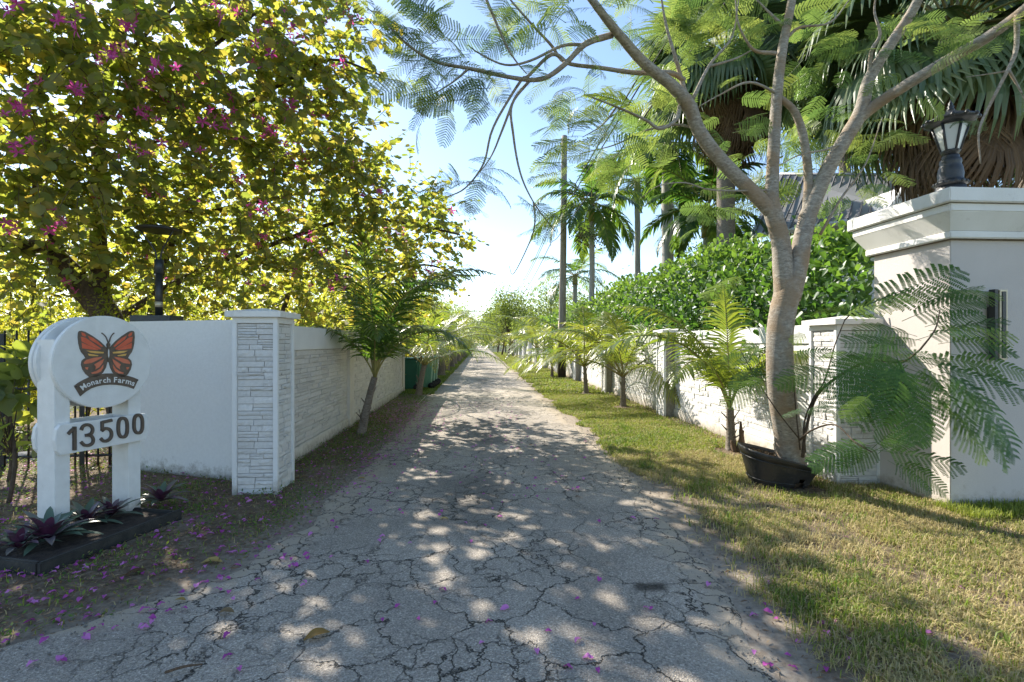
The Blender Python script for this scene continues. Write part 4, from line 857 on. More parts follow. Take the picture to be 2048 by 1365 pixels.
# ------------------------------------------------------------------ fan palms, upper right
def fan_leaf_mesh(name, mat, nseg=34, hang=.6, tint=.4, spread=2.6, w=.085):
    mb = MB()
    for k in range(nseg):
        a_ = (k/(nseg-1)-.5)*spread; dv = np.array([math.cos(a_), math.sin(a_), 0]); side = np.array([-math.sin(a_), math.cos(a_), 0]); q = np.zeros(3); g = dv.copy(); pts = [q.copy()]; l = 1.0*(1-.25*(abs(a_)/(spread/2))**2)*random.uniform(.92, 1.06)
        for j in range(6):
            q = q+g*l/6; pts.append(q.copy())
            if j >= 1: g = unit(g+np.array([0, 0, -hang*(.10+.16*j)*random.uniform(.7, 1.3)]))
        ws = [.006, w*.75, w, w*.85, w*.55, w*.28, .003]; V = []
        for q, w_ in zip(pts, ws): V += [q-side*w_*.5+np.array([0, 0, -.25*w_]), q, q+side*w_*.5+np.array([0, 0, -.25*w_])]
        Fq = []
        for j in range(6): b_ = 3*j; Fq += [(b_, b_+1, b_+4, b_+3), (b_+1, b_+2, b_+5, b_+4)]
        mb.add(V, Fq, np.clip(tint+random.uniform(-.2, .2), 0, 1))
    return mb.mesh(name, mat, smooth=False)
fan_v = [fan_leaf_mesh('leaf', M['fan_leaf'], hang=h_, tint=tn) for h_, tn in ((.5, .25), (.9, .4), (1.3, .35), (.3, .5))]
dead_v = [fan_leaf_mesh('dead_leaf', M['dead_leaf'], nseg=22, hang=h_, tint=tn, spread=1.5, w=.04) for h_, tn in ((.6, .3), (1.0, .5), (1.2, .8))]
def fan_palm(label, px, Z, cy, R_, nl, nd, rt=.2, sc=1.0):
    b = W(px, HY, Z); zc = CH-(cy-HY)/FPX*Z; t = thing('fan_palm', label, 'palm', (b[0], b[1], 0), None)
    mb = MB(); tube(mb, [(0, 0, -.05), (0, 0, zc*.5), (0, 0, zc)], [rt*1.2, rt, rt], 12, sub=4, rough=.12); mb.build('trunk', M['palm_bark'], t)
    for k in range(nl):
        az = k*2.399+random.random()*.3; el = math.radians(75-115*((k+.5)/nl)**.9+random.uniform(-8, 8)); pet = R_*.45*random.uniform(.8, 1.1)
        d_ = np.array([math.cos(az)*math.cos(el), math.sin(az)*math.cos(el), math.sin(el)]); o0 = np.array([0, 0, zc]); e = o0+d_*pet+np.array([0, 0, -.15*pet])
        mb = MB(); tube(mb, [o0, o0+d_*pet*.6+np.array([0, 0, -.02]), e], [.03, .02, .014], 5, sub=2)
        up = np.array([0, 0, 1.])+RNG.normal(size=3)*.3; lf = link('leaf', random.choice(fan_v), t, basis(e, d_+np.array([0, 0, -.25]), up, R_*.72*random.uniform(.85, 1.1)))
        mb.build('petiole', M['rachis'], t)
    for k in range(nd):
        az = random.uniform(0, 6.28); zz = zc-random.uniform(.0, R_*.75); d_ = np.array([math.cos(az)*.45, math.sin(az)*.45, -1.]); o0 = np.array([math.cos(az)*rt, math.sin(az)*rt, zz])
        link('dead_leaf', random.choice(dead_v), t, basis(o0+np.array([math.cos(az), math.sin(az), 0])*R_*.22*random.random(), d_+RNG.normal(size=3)*.12, np.array([math.cos(az), math.sin(az), .3]), R_*.62*random.uniform(.7, 1.1)))
    return t
fan_palm('big fan palm with a thick brown skirt of dead leaves directly behind the lantern', 1905, 8.2, 60, 2.5, 44, 46)
fan_palm('fan palm with drooping grey green leaves behind the left poinciana limbs', 1452, 11.5, 110, 2.3, 40, 46)
fan_palm('dark fan palm seen between the poinciana limbs above the metal roof', 1690, 20, 100, 3.8, 40, 30)
fan_palm('tall fan palm at the top right corner behind the skirted palm', 2060, 11.0, -60, 2.6, 34, 40)
# ------------------------------------------------------------------ utility pole and wires
b = G(1124, 756); zt = CH-(270-HY)/FPX*21
t = thing('utility_pole', 'weathered wooden utility pole with dark base on the right verge', 'pole', (b[0], b[1], 0))
mb = MB(); tube(mb, [(0, 0, -.05), (.02, 0, 3), (.06, 0, 6), (.1, 0, zt)], [.165, .15, .135, .12], 14, sub=4); mb.build('shaft', M['wood_pole'], t)
mb = MB(); tube(mb, [(0, 0, -.04), (0, 0, 1.55)], [.172, .160], 14); mb.build('dark_base', simple('creosote', (.05, .04, .035), (.025, .02, .018), .9, 8, .5, 30), t)
mb = MB(); tube(mb, [(-.19, -.1, 0), (-.16, -.1, 2.4)], .012, 5); mb.build('ground_wire', M['cream_metal'], t)
wx = b[0]-.15
for k, (dz, dx) in enumerate([(0, 0), (.28, .03), (-.8, -.02)]):
    pts = [(wx+dx, y, 7.1+dz+1.0*((y-(-12))/66*2-1)**2*.35-.35) for y in np.linspace(-12, 21.3, 14)]+[(wx+dx, y, 7.1+dz-1.1*(1-((y-21.3)/42*2-1)**2)) for y in np.linspace(23, 63.3, 14)]
    mb = MB(); tube(mb, pts, .018, 4); o = mb.build('power_line', M['rubber'], None); tag(o, ['upper of the two close power lines passing the utility pole', 'topmost thin power line at the utility pole', 'lowest thicker cable passing the utility pole'][k], 'wire', 'power lines')
# ------------------------------------------------------------------ house with standing seam roof
t = thing('metal_roof_house', 'house with grey standing seam metal roof behind the hedge, right of the poinciana trunk', 'house')
e0, e1 = W(1500, 470, 14.0), W(1835, 418, 12.2); r0_, r1_ = W(1560, 350, 17.5), W(1835, 352, 15.2)
def lerp(a, b, f): return a+(b-a)*f
nrm = unit(np.cross(e1-e0, r0_-e0)); nrm = nrm if nrm[2] > 0 else -nrm
MB().add([e0, e1, r1_, r0_, e0-nrm*.08, e1-nrm*.08, r1_-nrm*.08, r0_-nrm*.08], [(0, 1, 2, 3), (7, 6, 5, 4), (0, 4, 5, 1), (1, 5, 6, 2), (2, 6, 7, 3), (3, 7, 4, 0)]).build('roof', M['roof'], t, smooth=False)
back = (r0_-e0)*np.array([1, 1, 0]); q0, q1 = r0_+back*np.array([1, 1, 0])+np.array([0, 0, e0[2]-r0_[2]]), r1_+back+np.array([0, 0, e1[2]-r1_[2]])
MB().add([r0_, r1_, q1, q0], [(0, 1, 2, 3)]).build('rear_roof', M['roof'], t, smooth=False)
for k in range(17):
    f_ = (k+.5)/17; a_, b_ = lerp(e0, e1, f_)+nrm*.02, lerp(r0_, r1_, f_)+nrm*.02; mb = MB(); tube(mb, [a_, b_], .028, 4); mb.build('seam', M['seam'], t, smooth=False)
mb = MB(); tube(mb, [r0_+nrm*.02, r1_+nrm*.02], .06, 6); mb.build('ridge_cap', M['roof'], t)
mb = MB(); tube(mb, [e0-nrm*.05, e1-nrm*.05], .07, 4); mb.build('gutter', M['white_paint'], t, smooth=False)
gx_ = (e1-r1_)*np.array([1, 1, 0]); 
MB().add([e1-np.array([0, 0, 4.5]), e1-np.array([0, 0, .12]), r1_-np.array([0, 0, .12]), q1-np.array([0, 0, .12]), q1-np.array([0, 0, 4.5])], [(0, 1, 2, 3, 4)]).build('gable_wall', M['white_stucco'], t, smooth=False)
ew = e0-np.array([0, 0, .2])+unit(back)*.4; ew1 = e1-np.array([0, 0, .2])+unit(back)*.4
MB().add([ew, ew1, ew1-np.array([0, 0, 4.6]), ew-np.array([0, 0, 4.6])], [(0, 1, 2, 3)]).build('front_wall', M['white_stucco'], t, smooth=False)
# white dormer gable at the right end
d0 = W(1800, 395, 12.6)
V = [d0+np.array([-.45, -.2, -.35]), d0+np.array([.45, -.2, -.35]), d0+np.array([0, -.2, .25]), d0+np.array([-.45, 1.2, -.35]), d0+np.array([.45, 1.2, -.35]), d0+np.array([0, 1.2, .25])]
MB().add(V, [(0, 1, 2), (0, 2, 5, 3), (1, 4, 5, 2)]).build('dormer', M['white_stucco'], t, smooth=False)
mb = MB(); tube(mb, [V[0]+np.array([-.05, -.04, -.03]), V[2]+np.array([0, -.04, .05]), V[1]+np.array([.05, -.04, -.03])], .05, 4); mb.build('dormer_trim', M['white_paint'], t, smooth=False)
# ------------------------------------------------------------------ poinciana tree
def PW(l): return [W(a, b, c) for a, b, c in l]
pt = thing('poinciana_tree', 'big grey barked poinciana tree growing from the tilted black pot', 'tree', tuple(W(1578, 930, 5.05)*np.array([1, 1, 0])))
pt_inv = Matrix.Translation(-pt.location)
def limb(pts, rad, name='branch', parent=None, seg=10, rough=.05, sub=6):
    rad = np.array(rad)*(.90 if name == 'trunk' else .80)
    mb = MB(); P, T = tube(mb, PW(pts), rad, seg, sub=sub, rough=rough); o = mb.build(name, M['poinciana_bark'], parent or pt); o.matrix_parent_inverse = pt_inv; return P
ends = []
limb([(1580, 945, 5.20), (1577, 880, 5.16), (1566, 810, 5.06), (1560, 740, 5.0), (1562, 650, 5.0), (1575, 585, 5.0), (1580, 560, 5.0)], [.165, .150, .142, .138, .135, .135, .12], 'trunk', seg=20, rough=.035)
limb([(1570, 600, 5.0), (1566, 540, 5.0), (1560, 480, 5.0), (1545, 425, 4.98), (1540, 395, 4.98)], [.12, .118, .108, .105, .09], seg=16)
limb([(1582, 600, 5.0), (1596, 530, 5.0), (1606, 470, 5.02), (1622, 415, 5.05)], [.11, .112, .105, .09], seg=16)
L1 = limb([(1548, 430, 4.98), (1515, 395, 4.95), (1470, 350, 4.9), (1425, 300, 4.85), (1395, 255, 4.8), (1378, 212, 4.75), (1345, 172, 4.65), (1290, 128, 4.5), (1245, 78, 4.35), (1210, 35, 4.2), (1165, -25, 4.1)], [.09, .088, .082, .08, .078, .082, .066, .058, .05, .042, .036], seg=12)
limb([(1542, 420, 4.98), (1545, 350, 5.0), (1550, 260, 5.0), (1556, 170, 5.0), (1566, 90, 5.0), (1580, 20, 5.0), (1590, -40, 5.0)], [.085, .075, .068, .062, .055, .05, .045], seg=12)
limb([(1615, 430, 5.04), (1617, 360, 5.1), (1608, 280, 5.1), (1590, 225, 5.05), (1560, 195, 5.02)], [.07, .055, .05, .045, .035])
limb([(1612, 440, 5.05), (1650, 350, 5.05), (1690, 280, 5.0), (1722, 225, 4.95), (1738, 160, 4.9), (1780, 90, 4.8), (1820, 30, 4.7), (1850, -30, 4.6)], [.10, .09, .085, .082, .066, .06, .054, .048], seg=12)
limb([(1715, 240, 4.96), (1760, 205, 4.85), (1830, 160, 4.6), (1900, 118, 4.4), (1975, 75, 4.2), (2048, 20, 4.0), (2110, -40, 3.9)], [.07, .068, .062, .06, .056, .048, .042], seg=12)
brs = [
 [(1395, 250, 4.8), (1375, 200, 4.8), (1355, 130, 4.8), (1332, 50, 4.8), (1320, -20, 4.8)], [(1368, 160, 4.8), (1340, 146, 4.7), (1274, 146, 4.6), (1200, 136, 4.5), (1131, 125, 4.4), (1102, 90, 4.35), (1060, 45, 4.3), (1012, -10, 4.2)],
 [(1225, 70, 4.35), (1172, 88, 4.3), (1132, 127, 4.25), (1090, 156, 4.2), (1040, 158, 4.15), (938, 137, 4.1), (876, 125, 4.1), (823, 96, 4.05), (774, 49, 4.0)],
 [(1135, 127, 4.3), (1104, 109, 4.3), (1057, 152, 4.25), (1040, 164, 4.25), (987, 254, 4.2), (967, 328, 4.2), (930, 377, 4.2), (890, 396, 4.2)],
 [(1060, 160, 4.25), (1024, 209, 4.25), (1026, 267, 4.2), (1040, 345, 4.2), (1067, 405, 4.15), (1110, 463, 4.1)], [(1067, 405, 4.15), (1070, 440, 4.15), (1062, 478, 4.15), (1028, 547, 4.2), (1018, 532, 4.2)],
 [(1024, 209, 4.24), (1004, 262, 4.2), (984, 310, 4.2), (960, 345, 4.2)],
 [(971, -5, 4.0), (1008, 82, 4.1), (1030, 120, 4.15), (1053, 148, 4.2)], [(1170, 90, 4.3), (1125, 92, 4.3), (1060, 122, 4.2), (1010, 130, 4.2), (960, 108, 4.15), (935, 90, 4.1)],
 [(938, 137, 4.1), (905, 165, 4.1), (865, 190, 4.05)], [(1360, 212, 4.76), (1352, 240, 4.7), (1320, 258, 4.65), (1291, 240, 4.6), (1235, 215, 4.5), (1168, 189, 4.4)], [(1233, 215, 4.5), (1205, 250, 4.5), (1165, 275, 4.5)],
 [(1395, 258, 4.8), (1350, 250, 4.9), (1290, 262, 4.9), (1230, 290, 4.8), (1160, 308, 4.7)], [(1552, 107, 5.0), (1513, 103, 4.9), (1493, 82, 4.85), (1476, 45, 4.8), (1470, -10, 4.8)], [(1565, 50, 5.0), (1538, 25, 5.0), (1509, -5, 5.0)],
 [(1385, 200, 4.76), (1419, 131, 4.8), (1464, 74, 4.85), (1478, -5, 4.9)], [(1419, 133, 4.8), (1470, 118, 4.9), (1505, 100, 5.0)], [(1738, 190, 4.9), (1742, 107, 4.85), (1760, 70, 4.8), (1749, 25, 4.8), (1752, -10, 4.8)],
 [(1575, 75, 5.0), (1600, 55, 5.0), (1661, 45, 5.0), (1702, -5, 5.0)], [(2034, 30, 4.0), (2032, 98, 4.0), (2016, 139, 4.0), (1985, 200, 4.0), (1958, 262, 4.0), (1961, 328, 4.0)], [(2016, 139, 4.0), (2040, 180, 4.0), (2060, 220, 4.0)],
 [(2016, 142, 4.0), (1980, 148, 4.05), (1930, 155, 4.1)], [(1548, 380, 5.0), (1500, 382, 4.9), (1420, 380, 4.8), (1370, 366, 4.7), (1318, 372, 4.6), (1282, 396, 4.6)], [(1560, 190, 5.0), (1500, 165, 4.9), (1440, 190, 4.8), (1396, 215, 4.8)],
 [(1690, 285, 5.0), (1650, 300, 4.9), (1600, 310, 4.8), (1560, 330, 4.7)], [(1640, 470, 5.0), (1680, 400, 4.9), (1730, 330, 4.8), (1765, 235, 4.7)]]
for k, l in enumerate(brs):
    n_ = len(l); r0 = [.035, .032, .034, .022, .018, .010, .016, .016, .018, .014, .028, .013, .018, .024, .022, .022, .018, .028, .022, .024, .014, .010, .014, .018, .016, .018][k]
    limb(l, np.linspace(r0, r0*.28, n_), seg=7, rough=.1, sub=5)
# bipinnate frond template
def bip_frond(npair=13, nleaf=15, arch=.35, wid=.30, lw=.30):
    V = []; F_ = []
    def P(s): return np.array([s, 0, arch*(s*.55-s*s*.8)])
    m_ = 8; k0 = 0
    pts = [P(i/m_) for i in range(m_+1)]
    for p in pts:
        r = .006*(1-.7*p[0]); V += [(p[0], -r, p[2]), (p[0], r, p[2]), (p[0], 0, p[2]-r)]
    for i in range(m_): b_ = 3*i; F_ += [(b_, b_+1, b_+4, b_+3), (b_+1, b_+2, b_+5, b_+4), (b_+2, b_, b_+3, b_+5)]
    for k in range(npair):
        s = .16+.84*(k+.5)/npair; o = P(s); prof = math.sin(math.pi*min(1, (s-.16)/.84*.80+.16))**.75; pl_ = wid*prof*random.uniform(.9, 1.08)
        for sd in (-1, 1):
            fw = .25+.55*s+random.uniform(-.06, .06); d_ = unit([fw, sd, -.12+random.uniform(-.12, .12)]); perp = unit([sd*d_[1]*1.0, -d_[0]*sd, 0]); perp = unit([1, -sd*fw, 0])
            dl = lambda f_: o+d_*pl_*f_+np.array([0, 0, -.10*pl_*f_*f_*2])
            a = len(V); V += [tuple(o), tuple(dl(.5)+np.array([0, 0, .001])), tuple(dl(1)), tuple(dl(.5)+np.array([.0025, 0, 0]))]; F_.append((a, a+1, a+2, a+3))
            for j in range(nleaf):
                f_ = (j+.6)/nleaf; q = dl(f_); ln = .0265*(npair and 13/npair)*(1-.45*abs(f_-.4)); w_ = pl_/nleaf*lw
                for s2 in (-1, 1):
                    e = unit(perp*s2+d_*.45+np.array([0, 0, .15*random.uniform(-1, 1)])); a = len(V)
                    V += [tuple(q-d_*w_*.55), tuple(q+d_*w_*.75), tuple(q+e*ln+d_*w_*.45), tuple(q+e*ln-d_*w_*.65)]; F_.append((a, a+1, a+2, a+3))
    return np.array(V), F_
BF = [bip_frond(15, 14, arch=a_, lw=.60) for a_ in (.25, .45, .7, .15)]
BFs = [bip_frond(13, 9, .4, .30, .66) for _ in range(2)]
def frond_meshes(mat, tints): return [MB().add(V, F_, tints[k % len(tints)]).mesh('frond', mat, smooth=False) for k, (V, F_) in enumerate(BF*2)]
FM = frond_meshes(M['poin_leaf'], [.2, .4, .6, .85, .5, .3, .75, .95]); FMd = frond_meshes(M['poin_leaf_dark'], [.05, .2, .35, .1, .5, .75, .25, .95])
clusters = [  # px, py, Z, count, spread px, frond length m, bias (x right, z up)
 (770, 30, 4.0, 5, 50, .42, -.3, .2), (840, 60, 4.0, 8, 50, .45, -.4, .1), (900, 110, 4.1, 7, 45, .45, -.3, 0), (830, 120, 4.05, 6, 40, .42, -.5, -.3), (970, 140, 4.1, 6, 45, .42, -.2, -.2), (1000, 40, 4.1, 3, 40, .40, -.2, 0), (880, 190, 4.1, 6, 35, .46, -.6, -.5), (950, 170, 4.1, 4, 35, .45, 0, -.6), (1090, 20, 4.2, 6, 50, .46, -.1, .0), (1120, 60, 4.3, 5, 40, .46, 0, -.5),
 (1160, 185, 4.4, 6, 25, .42, -.3, -.1), (1110, 165, 4.4, 4, 25, .40, -.4, -.1), (1150, 275, 4.5, 7, 40, .48, -.5, -.2), (1190, 270, 4.5, 6, 40, .48, .0, -.3), (1130, 320, 4.5, 4, 30, .44, -.4, -.2), (925, 365, 4.2, 4, 25, .38, .1, -.1), (900, 385, 4.2, 4, 25, .36, -.2, .1), (955, 345, 4.2, 3, 20, .4, .5, -.5), (1110, 450, 4.1, 3, 25, .34, -.5, -.2), (1075, 420, 4.1, 3, 20, .34, -.4, 0), (1210, 20, 4.3, 4, 50, .42, .2, .2),
 (1200, 210, 4.8, 5, 50, .44, 0, 0), (1260, 180, 5.0, 5, 60, .46, 0, 0), (1290, 60, 5.0, 6, 60, .46, .2, .1), (1340, 90, 5.3, 8, 70, .48, .1, .1), (1400, 60, 5.4, 10, 70, .5, 0, .1), (1300, 200, 5.2, 7, 60, .46, 0, 0), (1420, 30, 5.6, 8, 60, .5, 0, 0), (1240, 300, 5.0, 6, 50, .46, -.2, -.1), (1290, 330, 5.2, 6, 60, .46, 0, -.2), (1350, 20, 5.0, 8, 60, .48, 0, .1),
 (1500, 50, 5.4, 6, 60, .48, 0, 0), (1640, 130, 5.5, 10, 60, .5, .1, 0), (1680, 200, 5.6, 8, 60, .5, 0, -.1), (1640, 60, 5.4, 8, 60, .48, 0, 0), (1600, 260, 5.6, 8, 50, .48, 0, -.1), (1510, 320, 5.2, 9, 60, .48, -.1, -.1), (1480, 370, 5.3, 8, 50, .46, 0, -.2), (1660, 300, 5.3, 8, 60, .46, 0, -.1), (1590, 330, 5.5, 8, 50, .46, 0, 0), (1740, 280, 5.1, 7, 60, .46, .2, -.2), (1735, 250, 5.0, 5, 35, .38, -.3, -.3), (1750, 50, 4.8, 6, 60, .46, 0, 0), (1840, 120, 4.3, 6, 50, .44, .3, 0), (1900, 70, 4.2, 5, 60, .44, .3, 0), (1960, 40, 4.1, 4, 50, .42, .3, 0), (2030, 200, 4.0, 3, 30, .36, .2, -.3), (1700, 380, 5.2, 4, 40, .42, .2, -.3), (1430, 420, 5.2, 5, 50, .44, -.1, -.1), (1550, 60, 5.3, 5, 50, .46, 0, 0), (1450, 240, 5.6, 5, 50, .44, 0, 0),
 (1300, -80, 4.8, 8, 90, .5, 0, .2), (1000, -90, 4.0, 7, 90, .5, 0, 0), (1600, -90, 5.0, 8, 90, .5, 0, .2)]
fr = []
for (px, py, Z, n, sp, L_, bx, bz) in clusters:
    c = W(px, py, Z); s3 = sp*Z/FPX; n = int(n*(1.7 if px < 1480 else 1.1))
    for k in range(n):
        p = c+RNG.normal(size=3)*s3*.55; a_ = random.uniform(0, 2*math.pi)
        d_ = CR*(math.cos(a_)+bx)+CF*math.sin(a_)+np.array([0, 0, random.uniform(-.35, .30)+bz*.8]); up = np.array([0, 0, 1.])+RNG.normal(size=3)*.6
        fr.append((p, d_, up, L_*random.uniform(.62, 1.05)))
pxy = np.array([PR(f[0]) for f in fr]); inf = [(i, pxy[i][2]) for i in range(len(fr)) if 0 < pxy[i][0] < 2048 and -60 < pxy[i][1] < 1365]; inf.sort(key=lambda q: q[1]); single = set(i for i, _ in inf[:296])
mbr = MB()
for i, (p, d_, up, s) in enumerate(fr):
    if i in single: o = link('frond', random.choice(FM), pt, basis(p, d_, up, s)); o.matrix_parent_inverse = pt_inv
    else: V, F_ = random.choice(BFs); mbr.inst(V, F_, [p], np.array([d_]), np.array([up]), s, random.uniform(.2, 1))
o = mbr.build('foliage', M['poin_leaf'], pt, smooth=False, kind='stuff'); o.matrix_parent_inverse = pt_inv
# poinciana suckers at the foot with big dark fronds
sp_ = thing('poinciana_sapling', 'low poinciana shoots with big dark green feathery fronds in front of the taupe pillar', 'shrub', tuple(W(1612, 930, 5.0)*np.array([1, 1, 0])))
sp_inv = Matrix.Translation(-sp_.location)
for l, r in (([(1605, 915, 4.95), (1612, 860, 4.9), (1635, 790, 4.8), (1690, 745, 4.6), (1743, 722, 4.4), (1804, 724, 4.2), (1840, 700, 4.0)], .016), ([(1610, 905, 4.95), (1608, 850, 4.9), (1625, 800, 4.85), (1650, 760, 4.8), (1670, 690, 4.8), (1690, 640, 4.7)], .010), ([(1600, 880, 4.9), (1625, 860, 4.7), (1670, 850, 4.5), (1710, 885, 4.2), (1745, 905, 4.1)], .010),
             ([(1600, 900, 4.95), (1590, 800, 4.9), (1585, 700, 4.95), (1590, 640, 5)], .007), ([(1600, 880, 4.9), (1560, 830, 4.6), (1520, 770, 4.6), (1480, 700, 4.6)], .007), ([(1690, 640, 4.7), (1720, 615, 4.5), (1780, 612, 4.3)], .006), ([(1840, 700, 4.0), (1870, 660, 3.95), (1880, 620, 3.9)], .008)):
    mb = MB(); tube(mb, PW(l), np.linspace(r, r*.45, len(l)), 7, sub=5, rough=.1); o = mb.build('stem', M['orchid_bark'], sp_); o.matrix_parent_inverse = sp_inv
z4 = lambda x, y: (1400+.381*x, 540+.381*y)
big = [((720, 265), (1110, 150), 4.5, 4.2), ((890, 215), (1300, 110), 4.3, 4.0), ((1150, 190), (1480, 100), 4.1, 3.8), ((1200, 150), (1550, 140), 4.2, 4.3), ((1060, 270), (1480, 170), 4.1, 3.9), ((1130, 370), (1600, 285), 4.0, 3.7), ((1180, 300), (1490, 250), 4.1, 4.0), ((1200, 320), (1640, 370), 4.0, 3.9), ((1250, 390), (1660, 430), 4.0, 3.8), ((1080, 400), (775, 410), 4.1, 4.0), ((1140, 350), (840, 340), 4.2, 4.2), ((950, 470), (720, 500), 4.2, 4.2), ((720, 540), (440, 610), 4.6, 4.5), ((1100, 470), (720, 640), 4.1, 4.0), ((1080, 480), (740, 760), 4.0, 3.8), ((1090, 500), (870, 800), 4.0, 3.8), ((1040, 490), (1000, 800), 3.9, 3.7), ((1050, 480), (1190, 880), 3.9, 3.6), ((1110, 500), (1300, 700), 3.9, 3.7), ((1100, 490), (1500, 720), 3.9, 3.6), ((1150, 480), (1700, 680), 3.9, 3.6), ((1130, 470), (1620, 570), 4.0, 3.8), ((1250, 520), (1690, 960), 3.8, 3.5), ((1290, 650), (1650, 1020), 3.7, 3.5), ((1200, 640), (1500, 1000), 3.8, 3.6), ((1300, 440), (1700, 560), 3.9, 3.7), ((900, 650), (770, 790), 3.8, 3.7), ((1320, 670), (1200, 750), 3.7, 3.7), ((900, 930), (585, 1030), 4.2, 4.3), ((960, 930), (740, 1060), 4.2, 4.2), ((900, 940), (1110, 790), 4.2, 4.0), ((920, 945), (1370, 1060), 4.2, 3.9), ((1020, 1000), (1290, 1170), 4.1, 3.9), ((980, 950), (1180, 900), 4.1, 4.0), ((1010, 560), (1200, 850), 3.9, 3.7), ((1180, 540), (1440, 860), 3.8, 3.6), ((960, 430), (1300, 480), 4.0, 3.9), ((850, 560), (1080, 700), 4.0, 3.9),
       ((360, 560), (150, 710), 4.5, 4.4), ((340, 500), (185, 640), 4.6, 4.5), ((350, 420), (225, 410), 4.6, 4.6), ((90, 480), (300, 470), 4.6, 4.6), ((470, 450), (700, 440), 4.7, 4.6), ((410, 780), (530, 740), 4.6, 4.5), ((560, 330), (490, 390), 4.8, 4.7), ((250, 20), (30, 160), 4.8, 4.7), ((700, 620), (580, 640), 4.6, 4.6), ((560, 560), (420, 620), 4.7, 4.6), ((690, 700), (580, 760), 4.5, 4.5), ((600, 480), (760, 430), 4.6, 4.5), ((540, 260), (760, 200), 4.8, 4.6), ((720, 230), (900, 200), 4.6, 4.5)]
big += [((a[0]+random.uniform(-40, 40), a[1]+random.uniform(-30, 30)), (b[0]+random.uniform(-90, 90), b[1]+random.uniform(-80, 80)), za+random.uniform(0, .25), zb_+random.uniform(0, .3)) for a, b, za, zb_ in big if 850 < a[0] < 1320 and not (b[0] > 1380 and b[1] < 600)][::2]
for (a_, b_, za, zb_) in big:
    A = W(*z4(*a_), za); B = W(*z4(*b_), zb_); d_ = B-A; L_ = float(np.linalg.norm(d_)); up = np.array([0, 0, 1.])*.9-CF*.75+RNG.normal(size=3)*.2
    bright = a_ in ((1150, 190), (1080, 400), (900, 650), (1320, 670), (720, 265), (1200, 320), (1130, 370)) or a_[0] < 700
    m_ = FMd[random.choice([3, 5, 7] if bright and random.random() < .8 else [0, 1, 2, 3, 4, 6])]
    o = link('frond', m_, sp_, basis(A, d_+np.array([0, 0, .10*L_]), up, L_*1.02)); o.matrix_parent_inverse = sp_inv
# ------------------------------------------------------------------ tilted black pot
def pot():
    c = G(1580, 988); c = c+CF*.26; t = thing('broken_pot', 'tilted black plastic planter with a split lower edge around the poinciana trunk', 'pot', (c[0], c[1], .0))
    seg, nr = 64, 14
    def ring(f_, th, sh=0):
        rx = .235+.145*f_-sh; ry = .19+.11*f_-sh; x = rx*math.copysign(abs(math.cos(th))**.75, math.cos(th)); y = ry*math.copysign(abs(math.sin(th))**.75, math.sin(th))
        z = .36*f_; z += -.24*x*f_     # rim falls to the right
        x += .03*f_
        return np.array([x, y, z-.03])
    def shell(f0, f1, out, name, mat, hole=False, n=nr):
        V = []; F_ = []
        for i in range(n+1):
            f_ = f0+(f1-f0)*i/n
            for j in range(seg):
                th = 2*math.pi*j/seg; V.append(ring(f_, th, -out)+np.array([0, 0, 0]))
        for j in range(seg): 
            th = 2*math.pi*(j+.5)/seg
            for i in range(n):
                f_ = f0+(f1-f0)*(i+.5)/n; xx = math.cos(th)
                if hole and math.sin(th) < 0 and abs(xx-.38) < .34*(1-f_/.60) : continue
                a_ = i*seg+j; b_ = i*seg+(j+1) % seg; F_.append((a_, b_, b_+seg, a_+seg))
        o = MB().add(V, F_).build(name, M[mat], t); md = o.modifiers.new('s', 'SOLIDIFY'); md.thickness = .008; md.offset = -1; return o
    shell(0, 1, 0, 'body', 'pot', True); shell(.86, 1.0, .010, 'rim_band', 'pot', n=3); shell(.79, .815, .010, 'raised_ring', 'pot', n=2); shell(.30, .33, .008, 'raised_ring', 'pot', True, n=2)
    V = [(0.03, 0, .27)]+[tuple(ring(.86, 2*math.pi*j/seg, .012)+np.array([0, 0, 0])) for j in range(seg)]
    MB().add(V, [(0, 1+j, 1+(j+1) % seg) for j in range(seg)]).build('soil', M['soil'], t)
    V = [ring(.35*i/4, 2*math.pi*j/seg, .05) for i in range(5) for j in range(seg)]
    MB().add(V, [(i*seg+j, i*seg+(j+1) % seg, (i+1)*seg+(j+1) % seg, (i+1)*seg+j) for i in range(4) for j in range(seg)]).build('root_ball', M['fiber'], t)
    n = 700; th = RNG.random(n)*6.28; r = np.sqrt(RNG.random(n)); pos = np.array([ring(.9, a_, .012)*np.array([q, q, 1])+np.array([0, 0, -.02]) for a_, q in zip(th, r)])
    mb = MB(); mb.inst(T_RHO[0], T_RHO[1], pos, rdir(n, .3), rdir(n, .5), .02+.03*RNG.random(n), RNG.random(n)); mb.build('dry_litter', M['dead_leaf'], t, kind='stuff')
    t.rotation_euler = (0, 0, -YAW-.12)
pot()
# split stump at the foot of the nearest right palm
b = gp(1478, 908); t = thing('split_stump', 'split brown palm stump standing at the foot of the nearest right palm', 'stump', b)
for dx, h, l in ((0, .30, .06), (.05, .42, -.03), (-.05, .16, -.06)):
    mb = MB(); tube(mb, [(dx, 0, -.03), (dx+l*.4, .01, h*.5), (dx+l, .0, h)], [.045, .032, .012], 7, sub=3, rough=.25); mb.build('splinter', M['fiber'], t)
